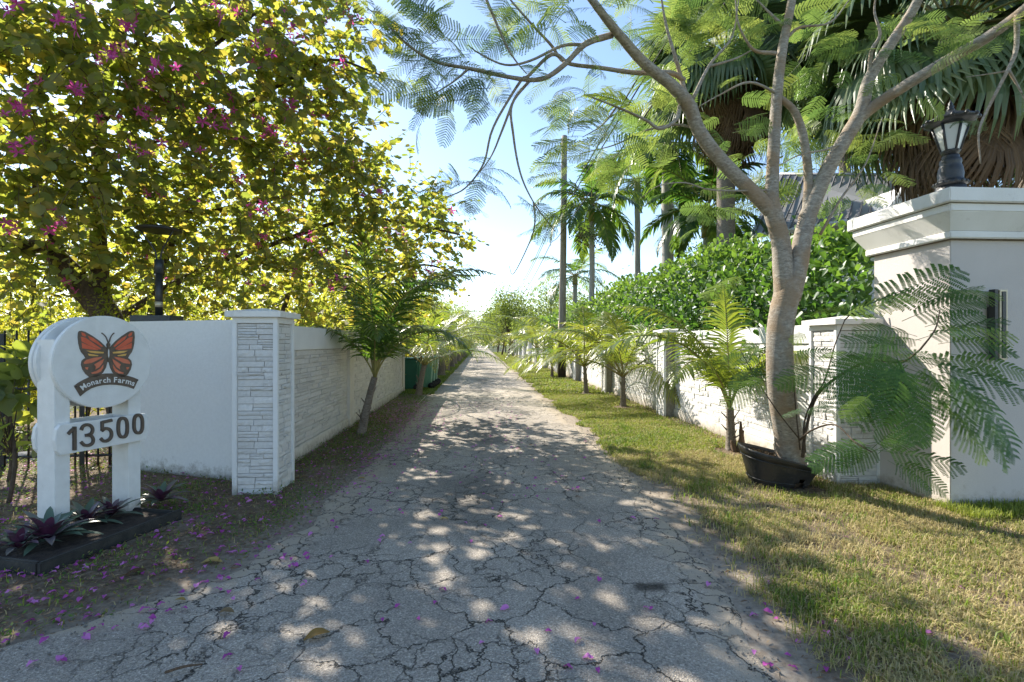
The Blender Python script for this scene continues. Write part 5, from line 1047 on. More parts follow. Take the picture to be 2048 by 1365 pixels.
# ------------------------------------------------------------------ hedge
hg = thing('clusia_hedge', 'tall glossy green clusia hedge rising behind the right wall', 'hedge', (4.9, 5.4, 0)); hg_inv = Matrix.Translation(-hg.location)
def hedge():
    P = []; Nn = []; S_ = []
    def addr(y0, y1, n, s0, s1):
        y = y0+(y1-y0)*RNG.random(n); f_ = RNG.random(n)
        hh = np.interp(y, [5, 6.3, 9, 60], [2.0, 2.3, 2.7, 2.75])+.5*fbm(y, y*0, 1.6, 71, 3)+.10*np.sin(y*1.3)-.25*sstep(20, 50, y); bul = .35*fbm(y, f_*3, 1.1, 73, 3)
        front = f_ < .55; ff = np.where(front, f_/.55, (f_-.55)/.45)
        z = np.where(front, .9+ff*(hh-.9), hh-.25*(ff*1.0-.3)**2+.12); x = np.where(front, 4.30-bul+.25*np.maximum(0, ff-.7)*2, 4.35-bul*.3+ff*1.7)
        j = RNG.normal(size=(n, 3))*np.array([.13, .12, .12]); P.append(np.stack([x, y, z], -1)+j)
        nn_ = np.where(front[:, None], np.array([-1, -.25, .35]), np.array([-.2, 0, 1.]))+RNG.normal(size=(n, 3))*.35; Nn.append(nn_); S_.append(s0+(s1-s0)*RNG.random(n))
    addr(5.0, 9, 8500, .085, .14); addr(9, 15, 9000, .09, .145); addr(15, 27, 8000, .12, .19); addr(27, 60, 8000, .18, .28)
    P = np.vstack(P); Nn = np.vstack(Nn); S_ = np.concatenate(S_); kp = P[:, 0] < .815*P[:, 1]; P = P[kp]; Nn = Nn[kp]; S_ = S_[kp]; X = Nn*.35+rdir(len(P), .5); Zv = Nn*1.0+np.array([0, 0, .6])+RNG.normal(size=P.shape)*.45
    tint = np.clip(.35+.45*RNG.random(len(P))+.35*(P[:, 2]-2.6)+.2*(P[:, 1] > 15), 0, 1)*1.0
    loc = P-np.array(hg.location)
    n = len(P); px, py, Z = PR(P); vis = (px > 0) & (px < 2048) & (py > 400) & (py < 700) & (P[:, 0] < 4.8); sc_ = np.where(vis, S_/np.maximum(Z, 1), 0)*np.where((P[:, 1] > gy+.7), 1, 0); o_ = np.argsort(-sc_); pick = o_[:300]; rest = o_[300:]
    ms = leaf_mesh('leaf', T_OBO, M['clusia'])
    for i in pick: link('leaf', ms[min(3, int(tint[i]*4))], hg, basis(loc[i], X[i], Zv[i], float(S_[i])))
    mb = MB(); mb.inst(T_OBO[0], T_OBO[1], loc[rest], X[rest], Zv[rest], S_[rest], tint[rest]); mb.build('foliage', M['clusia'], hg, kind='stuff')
    # inner mass of older leaves and twigs
    n = 15000; y = 4.9+55*RNG.random(n)**1.6; x = 4.55+1.3*RNG.random(n); z = .4+np.interp(y, [5, 6.3, 9, 60], [1.7, 2.0, 2.4, 2.4])*RNG.random(n); k_ = (x < .73*y); x, y, z = x[k_], y[k_], z[k_]; n = len(x); p = np.stack([x, y, z], -1)-np.array(hg.location)
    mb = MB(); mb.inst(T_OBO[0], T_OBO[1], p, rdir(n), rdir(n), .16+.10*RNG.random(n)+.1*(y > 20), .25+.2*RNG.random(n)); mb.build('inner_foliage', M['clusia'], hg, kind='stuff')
    mb = MB()
    for k in range(70):
        y = 5.2+k*.55+random.uniform(-.2, .2); x = 4.7+random.uniform(-.1, .5); b_ = np.array([x, y, 0])-np.array(hg.location)
        if x > .74*y: continue
        tube(mb, [b_, b_+np.array([random.uniform(-.2, .2), random.uniform(-.2, .2), 1.3]), b_+np.array([random.uniform(-.4, .4), random.uniform(-.4, .4), 2.7])], [.03, .02, .008], 5, sub=2)
    mb.build('stems', M['orchid_bark'], hg)
hedge()
# ------------------------------------------------------------------ orchid tree
ot = thing('orchid_tree', 'large orchid tree with magenta flowers and sunlit two lobed leaves above the left wall', 'tree', tuple(W(230, HY, 7.2)*np.array([1, 1, 0]))); ot_inv = Matrix.Translation(-ot.location); oloc = np.array(ot.location)
def olimb(pts, r, name='branch', seg=9, sub=5):
    mb = MB(); tube(mb, PW(pts), r, seg, sub=sub, rough=.12); o = mb.build(name, M['orchid_bark'], ot); o.matrix_parent_inverse = ot_inv
olimb([(260, 900, 7.2), (240, 760, 7.1), (215, 640, 7.0), (175, 585, 6.9), (130, 530, 6.7), (95, 500, 6.5), (30, 490, 6.2), (-60, 470, 6)], [.19, .18, .17, .16, .13, .10, .08, .06], 'trunk', 12)
olimb([(205, 625, 7.0), (198, 500, 7.0), (196, 400, 7.0), (198, 300, 6.9), (205, 210, 6.8), (225, 120, 6.6), (250, 40, 6.4), (300, -60, 6.2)], [.13, .10, .085, .08, .08, .07, .055, .04], seg=10)
for l, r in (([(135, 530, 6.7), (110, 480, 6.5), (85, 430, 6.3), (40, 400, 6.1), (-20, 390, 5.9)], .07), ([(196, 380, 7), (180, 340, 6.7), (140, 300, 6.4), (60, 270, 6), (-10, 240, 5.6)], .045), ([(85, 430, 6.3), (70, 380, 6.2), (80, 320, 6)], .05), ([(205, 240, 6.8), (260, 190, 6.6), (330, 150, 6.4), (430, 90, 6.2), (520, 20, 6)], .05),
             ([(300, 640, 7.4), (330, 520, 7.5), (370, 430, 7.5), (390, 330, 7.3), (395, 260, 7.1)], .06), ([(370, 430, 7.5), (440, 420, 7.6), (540, 400, 7.8), (650, 380, 8), (760, 400, 8.2)], .045), ([(230, 640, 7.3), (400, 540, 7.8), (540, 490, 8.2), (700, 440, 8.4), (830, 450, 8.8), (920, 470, 9)], .055), ([(560, 640, 9), (600, 520, 9), (650, 400, 8.8), (700, 330, 8.6)], .05),
             ([(225, 150, 6.6), (300, 60, 6.3), (380, -10, 6)], .035), ([(390, 300, 7.2), (460, 230, 7), (560, 170, 6.8), (660, 120, 6.6), (760, 150, 6.5)], .035), ([(700, 640, 10), (760, 560, 10), (850, 530, 10.2), (940, 560, 10.5)], .04), ([(196, 330, 6.9), (280, 290, 6.9), (350, 280, 6.9)], .035)):
    olimb(l, np.linspace(r, r*.3, len(l)), seg=7)
blobs = [(60, 60, 5.0, .9), (250, 60, 5.5, 1.0), (420, 60, 6, 1.0), (570, 60, 6.4, .95), (655, 110, 6.6, .5), (60, 250, 5.5, 1.0), (230, 250, 6.2, 1.1), (420, 230, 6.8, 1.1), (580, 240, 7, .95),
         (80, 420, 6.2, 1.0), (260, 430, 7, 1.0), (450, 400, 7.5, 1.1), (620, 370, 8, 1.0), (720, 370, 8, .7), (800, 410, 8.5, .65), (870, 420, 9, .4), (100, 545, 7, .6), (300, 550, 7.5, .7), (480, 540, 8, .9), (640, 520, 8.5, .9), (780, 490, 9.5, .8), (850, 530, 10, .55),
         (600, 600, 9, .6), (720, 600, 10, .8), (820, 590, 11, .75), (690, 290, 7.6, .5), (640, 180, 7, .45), (700, 20, 6.3, .4), (890, 480, 9.5, .35),
         (100, -150, 5, 1.1), (350, -150, 5.5, 1.1), (550, -120, 6, .9), (-180, 200, 5, 1.1), (-150, 450, 6, 1.0)]  # unseen crown clumps outside the frame, placed for the shadows they cast
P, X_, Z_, S_, Tt = [], [], [], [], []; tw = MB(); tips = []
for (px, py, Z, r) in blobs:
    c = W(px, py, Z); nt_ = int((105 if py > -50 else 30)*(r/1.0)**2)
    for k in range(nt_):
        o_ = c+unit(RNG.normal(size=3))*r*(RNG.random()**.45)*np.array([1, 1, .95]); d_ = unit(unit(o_-c)*.6+RNG.normal(size=3)*.5+np.array([.25, -.1, -.05])); L_ = random.uniform(.35, .75)
        m_ = 9; q = o_.copy(); pts = [q.copy()]
        for i in range(m_):
            q = q+d_*L_/m_; pts.append(q.copy()); d_ = unit(d_+np.array([0, 0, -.07])+RNG.normal(size=3)*.05)
        tube(tw, [pts[0], pts[3], pts[6], pts[-1]], [.006, .005, .004, .002], 3, cap=False); tips.append(pts[-1])
        side = unit(np.cross(d_, [0, 0, 1.])+1e-6)
        for i in range(1, m_+1):
            sgn_ = 1 if i % 2 else -1; P.append(pts[i]+RNG.normal(size=3)*.015); X_.append(side*sgn_+d_*.5+np.array([0, 0, random.uniform(-.9, .1)])+RNG.normal(size=3)*.3); Z_.append(np.array([0, 0, 1.])+RNG.normal(size=3)*.55); S_.append(random.uniform(.075, .165)*(1-.35*i/m_)); Tt.append(random.random()**1.3)
P = np.array(P); X_ = np.array(X_); Z_ = np.array(Z_); S_ = np.array(S_); Tt = np.array(Tt)
qx, qy, qz = PR(P); kp = ~((np.abs(qx-320) < 62) & (qy > 430) & (qy < 650) & (qz < 6.5)); P, X_, Z_, S_, Tt = P[kp], X_[kp], Z_[kp], S_[kp], Tt[kp]   # pruned clear of the lamp
split_foliage(ot, 'leaf', T_BAU, M['orchid_leaf'], P-oloc, X_, Z_, S_, Tt) if False else None
def split2(root, T, mat, P, X, Zv, S_, tint, part='leaf', nmax=300):
    loc = np.array(root.location); px, py, Z = PR(P); vis = (px > 0) & (px < 2048) & (py > 0) & (py < 1365) & (Z > .5); sc_ = np.where(vis, S_/np.maximum(Z, .5), 0); o_ = np.argsort(-sc_); pick = [i for i in o_[:nmax] if sc_[i] > 0]; rest = o_[len(pick):]
    ms = leaf_mesh(part, T, mat)
    for i in pick: link(part, ms[min(3, int(tint[i]*4))], root, basis(P[i]-loc, X[i], Zv[i], float(S_[i])))
    if len(rest): mb = MB(); mb.inst(T[0], T[1], P[rest]-loc, X[rest], Zv[rest], S_[rest], tint[rest]); mb.build('foliage', mat, root, kind='stuff')
split2(ot, T_BAU, M['orchid_leaf'], P, X_, Z_, S_, Tt)
o = tw.build('twigs', M['twig'], ot, kind='stuff'); o.matrix_parent_inverse = ot_inv
# flowers
def flower_mesh(seed):
    rg = np.random.default_rng(seed); mb = MB()
    for k in range(5):
        a_ = k*2*math.pi/5+rg.normal()*.15; e = .5+rg.normal()*.2; d_ = np.array([math.cos(a_)*math.cos(e), math.sin(a_)*math.cos(e), math.sin(e)]); s_ = np.array([-math.sin(a_), math.cos(a_), 0]); V = []
        for f_, w_ in ((0, .02), (.35, .12), (.7, .16), (1, .03)):
            c = d_*f_-np.array([0, 0, .35*f_*f_]); V += [c-s_*w_, c+s_*w_+np.array([0, 0, .04])]
        mb.add(V, [(0, 1, 3, 2), (2, 3, 5, 4), (4, 5, 7, 6)], rg.random())
    for k in range(3):
        a_ = k*2.1; tube(mb, [(0, 0, 0), (math.cos(a_)*.25, math.sin(a_)*.25, .5), (math.cos(a_)*.45, math.sin(a_)*.45, .7)], .012, 3, cap=False, tint=.9)
    return mb.mesh('flower', M['flower'])
fm = [flower_mesh(k) for k in range(4)]
fl = [(235, 108), (35, 235), (70, 175), (150, 180), (215, 105), (270, 175), (330, 130), (360, 215), (495, 140), (515, 130), (540, 150), (490, 75), (580, 30), (665, 35), (680, 120), (700, 185), (640, 195), (380, 300), (310, 300), (340, 190), (455, 265), (480, 262), (410, 340), (260, 300), (190, 390), (235, 395), (300, 380), (125, 435), (95, 460), (80, 500), (20, 455), (25, 540), (370, 528), (385, 530), (512, 415), (530, 420), (450, 520), (468, 505), (560, 335), (600, 325), (650, 290), (640, 280), (605, 335), (690, 280), (740, 290), (760, 295), (820, 320), (835, 325), (850, 340), (705, 455), (675, 490), (515, 480), (585, 555), (620, 565), (680, 560), (790, 460), (815, 470), (840, 430), (905, 320), (930, 330), (940, 465), (935, 330), (850, 400), (720, 190), (705, 30), (690, 5), (420, 10), (880, 430), (760, 380), (600, 70), (560, 60), (10, 15), (480, 350), (430, 250), (220, 240), (500, 560), (545, 575), (300, 620), (390, 600), (330, 560), (925, 570), (915, 530), (890, 545)]
bl = np.array([(a, b, z, r) for a, b, z, r in blobs])
for _ in range(70):
    b_ = random.choice(blobs[:29]); fl.append((b_[0]+random.gauss(0, 70), b_[1]+random.gauss(0, 60)))
for k, (px, py) in enumerate(fl):
    j = np.argmin(np.hypot(bl[:, 0]-px, bl[:, 1]-py))
    if np.hypot(bl[j, 0]-px, bl[j, 1]-py) > .62*bl[j, 3]*1000/bl[j, 2]: continue
    Z = bl[j, 2]-bl[j, 3]*.95
    for q in range(random.choice([2, 3, 4, 5])):
        p = W(px+random.uniform(-26, 26), py+random.uniform(-16, 16), Z+random.uniform(-.1, .2)); link('flower', random.choice(fm), ot, basis(p-oloc, rdir(1)[0], -CF*.6+np.array([0, 0, .5])+RNG.normal(size=3)*.4, random.uniform(.05, .085)))
# ------------------------------------------------------------------ generic shrubs and background trees
def bush(name, label, cat, base, H, Rx, Ry, n, size, mat, T=T_LEAF, zc=.55, trunk=.1, group=None, parts=0, bark='orchid_bark', clump=.28, tint0=.2, tint1=1., low=.25):
    t = thing(name, label, cat, (base[0], base[1], 0), group); nc = max(8, int(n/70)); C_ = []
    for k in range(nc):
        v = unit(RNG.normal(size=3))*(RNG.random()**.4); C_.append([v[0]*Rx, v[1]*Ry, H*(low+(1-low)*.5)+v[2]*H*(1-low)*.5])
    C_ = np.array(C_); ci = RNG.integers(0, nc, n); P = C_[ci]+RNG.normal(size=(n, 3))*clump*np.array([Rx, Ry, H*.5])*.7; P[:, 2] = np.clip(P[:, 2], .05, None)
    P = P+np.array([base[0], base[1], 0]); s_ = size*(.6+.8*RNG.random(n)); tn = tint0+(tint1-tint0)*np.clip(RNG.random(nc)[ci]*.6+.4*RNG.random(n), 0, 1)
    X = rdir(n, -.2); Zv = rdir(n, .9)
    if parts: split2(t, T, mat, P, X, Zv, s_, tn, nmax=parts)
    else: mb = MB(); mb.inst(T[0], T[1], P-np.array([base[0], base[1], 0]), X, Zv, s_, tn); mb.build('crown', mat, t)
    mb = MB(); tube(mb, [(0, 0, -.05), (.04*H, 0, H*.25), (-.02*H, .02*H, H*.6)], [trunk, trunk*.8, trunk*.4], 8, sub=4, rough=.1)
    for k in range(min(nc, 14)): tube(mb, [(.02*H, 0, H*.3), C_[k]*np.array([.5, .5, .8]), C_[k]], [trunk*.4, trunk*.22, trunk*.08], 5, sub=2)
    mb.build('trunk', M[bark], t); return t
# yellow green understorey behind the fence and white wall
for k, (px, Z, H, R_) in enumerate([(20, 8.6, 2.3, 1.3), (170, 9.2, 2.5, 1.4), (330, 9.8, 2.6, 1.4), (480, 10.5, 2.7, 1.5), (-140, 8, 2.2, 1.3), (620, 12.5, 3.2, 1.7)]):
    b = W(px, HY, Z); bush('understorey_shrub', ['sunlit yellow green shrub behind the fence at the left edge', 'sunlit yellow shrub behind the butterfly disc', 'sunlit yellow shrub behind the saucer lamp post', 'sunlit yellow shrub above the white wall left of the gate pillar', 'sunlit yellow green shrub beyond the left edge of the fence', 'sunlit shrub behind the gate pillar and the left wall'][k], 'shrub', b, H, R_, 1.1, 5200, .075, M['shrub_leaf'], T_LEAF, group='understorey shrubs', low=.05, trunk=.04)
for k, (px, Z, H, R_) in enumerate([(-250, 17, 7.6, 3.4), (60, 18, 7.4, 3.4), (330, 19, 8.0, 3.6), (560, 21, 8.0, 3.4), (730, 25, 7.6, 3.2)]):
    b = W(px, HY, Z); bush('background_tree', ['green tree at the far left behind the orchid tree', 'green tree behind the fence seen through the orchid tree', 'green tree behind the saucer lamp seen through the orchid tree', 'green tree behind the left wall seen through the orchid tree', 'green tree behind the left wall near the leaning palm'][k], 'tree', b, H, R_, 2.0, 6000, .19, M['shrub_leaf'], T_LEAF, group='trees behind the orchid tree', low=.02, trunk=.12)
# slim nandina like plant with small leaves round the lamp
for k, (px, py0, Z) in enumerate([(345, 560, 6.7), (235, 540, 6.6)]):
    b = W(px, HY, Z); bush('small_leaf_shrub', ['fine leaved green shrub right behind the saucer lamp post', 'fine leaved green shrub left of the saucer lamp'][k], 'shrub', b, 2.35, .45, .3, 1300, .045, M['shrub_leaf'], T_RHO, low=.45, trunk=.015, tint0=0, tint1=.4)
# large round leaved plant at the left edge
b = W(15, HY, 4.6); bush('round_leaf_shrub', 'round leaved green shrub at the left edge beside the butterfly disc', 'shrub', b, 1.65, .30, .3, 90, .15, M['orchid_leaf'], T_BAU, low=.3, trunk=.02, parts=300, tint0=.1, tint1=.5)
b = W(15, HY, 5.3); bush('edge_shrub', 'low dark green shrub in front of the picket fence at the left edge', 'shrub', b, 1.0, .35, .2, 500, .06, M['cover'], T_LEAF, low=.3, trunk=.02)
# trees behind the left wall further along
for k, (x, y, H, R_) in enumerate([(-4.8, 17, 4.4, 2.0), (-4.6, 24, 4.2, 2.2), (-4.8, 32, 4.5, 2.6), (-5, 42, 5, 3), (-5.4, 54, 6, 3.4), (-6, 70, 7, 4), (-7, 90, 8, 5)]):
    bush('wall_tree', ['leafy tree behind the wall at the green bins', 'second leafy tree past the bins behind the left wall', 'third leafy tree past the bins behind the left wall', 'mid distance tree behind the left palm row', 'distant tree behind the left palm row', 'far tree above the end of the left palm row', 'farthest tree on the left of the road'][k], 'tree', (x, y, 0), H, R_, R_, 3200, .14+.003*y, M['shrub_leaf' if k < 2 else 'far_leaf'], T_LEAF, group='trees behind the left wall', low=.12, trunk=.12)
# feathery trees along the right far stretch and end of the road
far = [(2.3, 70, 4.6, 1.6), (2.6, 49, 5.0, 1.7), (2.4, 58, 5.2, 2.0), (5.2, 40, 3.6, 2.2), (6.5, 47, 6.2, 3), (8, 56, 7.6, 4), (9, 66, 9.0, 4.5), (5, 78, 8.0, 3.8), (3.0, 92, 6.5, 3), (11, 80, 9, 5), (-3.4, 110, 8, 3.6), (3.8, 118, 8, 3.6), (0.2, 150, 8, 4), (-6, 140, 9, 5), (8, 140, 9, 5), (14, 50, 7.5, 4)]
for k, (x, y, H, R_) in enumerate(far):
    lab = ['airy feathery tree leaning towards the road in the right distance', 'slender dark trunked tree on the right verge beyond the tall upright palm frond', 'feathery tree beside the far right wall', 'low green tree above the far hedge end', 'dense green tree behind the far hedge', 'broad dark tree behind the utility pole at the horizon', 'large distant tree behind the hedge right of the road', 'distant tree above the right road edge', 'tree at the right road edge near the vanishing point', 'far broad tree on the right horizon', 'tree on the left side closing the end of the road', 'tree on the right side closing the end of the road', 'tree standing at the very end of the road', 'far tree left of the road end', 'far tree right of the road end', 'distant tree behind the round crowned palm'][k]
    bush('distant_tree', lab, 'tree', (x, y, 0), H*(1.3 if k < 3 else 1.12), R_*1.15, R_, 3000, .10+.0026*y, M['far_leaf'], T_LEAF, group='trees in the distance', low=.30 if k < 3 else .1, trunk=.10, clump=.22)
# dark trees behind the fan palms
for k, (px, Z, H, R_) in enumerate([(1800, 17, 12.0, 3.0), (2080, 15, 10, 3), (1540, 22, 9.0, 3.6)]):
    b = W(px, HY, Z); bush('dense_tree', ['dark dense tree top behind the skirted fan palm', 'dark dense tree at the top right corner behind the palms', 'green tree behind the poinciana left of the metal roof'][k], 'tree', b, H, R_, 2.5, 5000, .16, M['far_leaf'], T_LEAF, low=.5 if k < 2 else .2, trunk=.2, group='trees behind the fan palms')
# ------------------------------------------------------------------ grass, ground cover, litter
def blades(n, x, y, h0, h1, w, tint, name, mat='grass', lean=.7, label=None, cat=None, rz=None):
    a_ = RNG.random(n)*6.283; u = np.stack([np.cos(a_), np.sin(a_), 0*a_], -1); s_ = np.stack([-np.sin(a_), np.cos(a_), 0*a_], -1); h = (h0+(h1-h0)*RNG.random(n))[:, None]; ln = (lean*RNG.random(n))[:, None]
    z = ground_z(x, y); B = np.stack([x, y, z-.004], -1); w = np.broadcast_to(w, (n,))[:, None]
    m1 = B+u*h*ln*.35+np.array([0, 0, 1.])*h*.6; tp = B+u*h*ln*1.1+np.array([0, 0, 1.])*h*(1-.45*ln)
    V = np.stack([B-s_*w*.5, B+s_*w*.5, m1-s_*w*.4, m1+s_*w*.4, tp], 1).reshape(-1, 3); o_ = (np.arange(n)*5)[:, None]
    mb = MB(); mb.add(V, {4: o_+np.array([[0, 1, 3, 2]]), 3: o_+np.array([[2, 3, 4]])}, np.repeat(tint, 5)); return mb.build(name, M[mat], None, kind='stuff', **({'label': label, 'category': cat} if label else {}))
def scatter(n, x0, x1, y0, y1, dens, pw=1.0):
    x = x0+(x1-x0)*RNG.random(n); y = y0+(y1-y0)*RNG.random(n)**pw; k = RNG.random(n) < dens(x, y); return x[k], y[k]
def gd_r(x, y):
    d = x-xr(y); m_ = sstep(.08, .52, d+.7*(fbm(x, y, .45, 41)-.5))*(.22+.78*sstep(.38, .58, fbm(x, y, .45, 42)+.05)); m_ *= np.where(y > 5.5, np.maximum(1, sstep(.0, .15, d)/np.maximum(m_, .05)), 1)
    m_ *= 1-sstep(3.42, 3.62, x)*(y > 4.9)*.85
    for (px, py, r) in ((1470, 908, .4), (1246, 818, .38), (1172, 790, .38), (1124, 757, .5), (1104, 756, .25), (1600, 985, .30)):
        q = G(px, py); m_ = m_*sstep(.55*r, r, np.hypot(x-q[0], y-q[1])+.15*(fbm(x, y, .2, 43)-.5))
    return np.clip(m_, 0, 1)
def tint_g(x, y, dry=.35):
    n_ = len(x); base = .25+.35*fbm(x, y, .9, 45)+.15*RNG.random(n_); dr_ = RNG.random(n_) < dry*(.4+1.2*fbm(x, y, .5, 46)); return np.clip(np.where(dr_, .82+.18*RNG.random(n_), base), 0, 1)
x, y = scatter(210000, 1.0, 6.5, 2.0, 6.5, gd_r, 1.1); blades(len(x), x, y, .02, .075, .0055, tint_g(x, y, .75), 'grass', label='short patchy grass with straw blades on the near right verge', cat='grass', lean=1.5)
x, y = scatter(95000, 1.5, 3.9, 6.5, 14, gd_r, 1.2); blades(len(x), x, y, .02, .06, .011, tint_g(x, y, .35), 'grass', label='sunlit mown grass on the middle right verge', cat='grass', lean=1.3)
x, y = scatter(60000, 1.5, 4.0, 14, 75, gd_r, 1.5); blades(len(x), x, y, .03, .07, .04, tint_g(x, y, .15), 'grass', label='bright grass strip along the far right verge', cat='grass', lean=1.3)
x, y = scatter(40000, -2.3, -1.1, 14.5, 75, lambda x, y: sstep(-.02, .12, xl(y)-x), 1.6); blades(len(x), x, y, .03, .07, .04, tint_g(x, y, .15), 'grass', label='grass strip along the far left road edge', cat='grass', lean=1.3)
x, y = scatter(26000, 4.0, 6.5, 3.85, 4.2, lambda x, y: .9+0*x); blades(len(x)//3, x[:len(x)//3], y[:len(x)//3], .04, .13, .006, tint_g(x, y, .05)[:len(x)//3], 'tall_grass', label='taller green grass blades along the foot of the taupe pillar', cat='grass', lean=.8)
x, y = scatter(60000, 1.4, 6.0, 2.2, 10, lambda x, y: gd_r(x, y)*sstep(.60, .70, fbm(x, y, .22, 91))); blades(len(x), x, y, .05, .12, .007, .35*RNG.random(len(x))+.1, 'grass_tufts', label='longer green tufts standing out of the right verge', cat='grass', lean=1.3)
def cover_d(x, y):
    d = xl(y)-x; m_ = sstep(-.02, .30, d+.4*(fbm(x, y, .4, 51)-.5))*(.35+.65*sstep(.38, .55, fbm(x, y, .35, 52))); inb = ((x-c0[0])*dp[0]+(y-c0[1])*dp[1] > 0) & ((x-c0[0])*dp[0]+(y-c0[1])*dp[1] < Lp) & (((x-c0[0])*wn_[0]+(y-c0[1])*wn_[1]) > -.02) & (((x-c0[0])*wn_[0]+(y-c0[1])*wn_[1]) < .84)
    return m_*(~inb)
x, y = scatter(80000, -6.5, -1.0, 2.1, 15, lambda x, y: cover_d(x, y)*(.45+.55*sstep(.42, .58, fbm(x, y, .5, 57))), 1.25); n = len(x)
P = np.stack([x, y, ground_z(x, y)+.008+.035*RNG.random(n)], -1); mb = MB(); mb.inst(T_RHO[0], T_RHO[1], P, rdir(n, .25), rdir(n, 1.2), .016+.016*RNG.random(n)+.001*y, np.clip(.1+.6*RNG.random(n)+.5*(RNG.random(n) < .12), 0, 1)); mb.build('ground_cover', M['cover'], None, kind='stuff', label='low leafy ground cover on the shaded left verge', category='ground cover')
x, y = scatter(13000, -6, -1.0, 2.1, 13, cover_d, 1.2); blades(len(x), x, y, .015, .05, .006, tint_g(x, y, .5), 'verge_grass', label='thin mixed grass in the left verge', cat='grass', lean=1.6)
# dry litter (straw and leaf crumbs) both sides
def litd(x, y): 
    l = np.where(x < 0, sstep(-.1, .25, xl(y)-x)*.8, sstep(-.05, .3, x-xr(y))*.25); return np.maximum(l, ((x > 3.2) & (x < 3.8) & (y > 4.6))*.9)
x, y = scatter(120000, -6.5, 4.1, 2.1, 11, litd, 1.2); n = len(x); P = np.stack([x, y, ground_z(x, y)+.004+.014*RNG.random(n)], -1)
mb = MB(); mb.inst([(0, 0, 0), (.5, .10, .06), (1, 0, 0), (.5, -.10, .0)], [(0, 3, 2, 1)], P, rdir(n)*np.array([1, 1, .2]), rdir(n, 1.5), .018+.03*RNG.random(n), RNG.random(n)); mb.build('dry_litter', M['brown_leaf'], None, kind='stuff', label='brown leaf and straw crumbs on the verges', category='leaf litter')
# gravel crumbs along the asphalt edges
def grd(x, y): d = outd(x, y); return np.exp(-(np.abs(d)/.16)**2)*.8+.25*((x < -.9) & (y < 2.9))*(d < .2)
x, y = scatter(30000, -4, 2.6, 2.1, 9, grd, 1.3); n = len(x); P = np.stack([x, y, np.where(outd(x, y) < 0, .018, ground_z(x, y))+.001], -1)
V, F_ = box((-.5, -.5, -.3), (.5, .4, .4)); V = (np.array(V)+RNG.normal(size=(8, 3))*.12).tolist()
mb = MB(); mb.inst(V, F_, P, rdir(n), rdir(n, .5), .003+.008*RNG.random(n)**3, RNG.random(n)); mb.build('gravel', simple('gravel', (.26, .24, .21), (.10, .095, .09), .9, 200, .2), None, smooth=False, kind='stuff', label='loose gravel along the asphalt edge', category='gravel')
# fallen petals
def petal_mesh(seed):
    rg = np.random.default_rng(seed); V = []; n_ = 7
    for i in range(n_):
        f_ = i/(n_-1); w_ = .30*math.sin(math.pi*min(1, f_*.9+.06))**.9; z = .22*math.sin(f_*3.1)+rg.normal()*.03; V += [(f_, -w_, z+.12*rg.random()), (f_, 0, z-.02), (f_, w_, z+.16*rg.random())]
    F_ = []
    for i in range(n_-1): b_ = 3*i; F_ += [(b_, b_+1, b_+4, b_+3), (b_+1, b_+2, b_+5, b_+4)]
    V = np.array(V); V[:, 2] -= V[:, 2].min()
    return V, F_, rg.random()
PT = [petal_mesh(k) for k in range(6)]; PM = [MB().add(V, F_, tn).mesh('fallen_petal', M['petal']) for V, F_, tn in PT]
def surf(x, y):
    d = float(outd(np.array([x]), np.array([y]))[0]); return max(gz(x, y), .022 if d < 0.02 else 0)
pts = []
def pet(n, px0, px1, py0, py1, cond=None):
    k = 0; tries = 0
    while k < n and tries < n*60:
        tries += 1; p = G(random.uniform(px0, px1), random.uniform(py0, py1))
        if p[0] > 3.7 or p[0] < -5.5 or (cond and not cond(p[0], p[1])): continue
        pts.append((p[0], p[1])); k += 1
pet(95, 0, 520, 1060, 1365, lambda x, y: x < xl(y)+.5); pet(40, 330, 820, 950, 1150); pet(60, 560, 1050, 800, 960); pet(22, 700, 1600, 960, 1365); pet(28, 300, 620, 1000, 1150); pet(14, 900, 1300, 860, 1000); pet(9, 1500, 1760, 1130, 1365); pet(10, 1500, 2040, 990, 1365); pet(16, 0, 450, 920, 1040, lambda x, y: x < xl(y))
named = [(1272, 1045), (1505, 1120), (1530, 1212), (1545, 1228), (1560, 1240), (1530, 1165), (1700, 1285), (1695, 1330), (1805, 1250), (1740, 1210), (1090, 1272), (1145, 1350), (600, 1180), (612, 1175), (460, 1275), (445, 1330), (478, 1345), (115, 1335), (180, 1290), (300, 1225), (1075, 1320), (1188, 1262), (1160, 1205), (1590, 1285), (1640, 1255)]
for q in named: p = G(*q); pts.append((p[0], p[1]))
for i, (x, y) in enumerate(pts):
    on = float(outd(np.array([x]), np.array([y]))[0]) < 0.02; right = x > 1.2
    lab, grp = (('magenta orchid tree petal lying on the cracked asphalt', 'petals on the asphalt') if on else (('magenta petal lying in the grass and sand of the right verge', 'petals on the right verge') if right else ('magenta petal lying among the leaves of the left verge', 'petals on the left verge')))
    a_ = random.uniform(0, 6.28); s_ = random.uniform(.03, .055)
    o = link('fallen_petal', random.choice(PM), None, basis((x, y, surf(x, y)+.002), np.array([math.cos(a_), math.sin(a_), random.uniform(-.1, .1)]), np.array([random.gauss(0, .25), random.gauss(0, .25), 1]), s_)); tag(o, lab, 'petal', grp)
def petd(x, y):
    d = xl(y)-x; return np.clip(.8*np.exp(-((d-.0)/.42)**2)*sstep(4.6, 6, y)+.35*sstep(0, .3, d)+.05*(x < 1)*(y > 4), 0, 1)*(.3+.7*sstep(.4, .6, fbm(x, y, .5, 81)))
x, y = scatter(11000, -5.5, 1.0, 2.4, 12.5, petd, 1.0); n = len(x); z = np.where(outd(x, y) < .02, .024, ground_z(x, y)+.012)+.012*RNG.random(n)*(x < xl(y)); P = np.stack([x, y, z], -1); mb = MB()
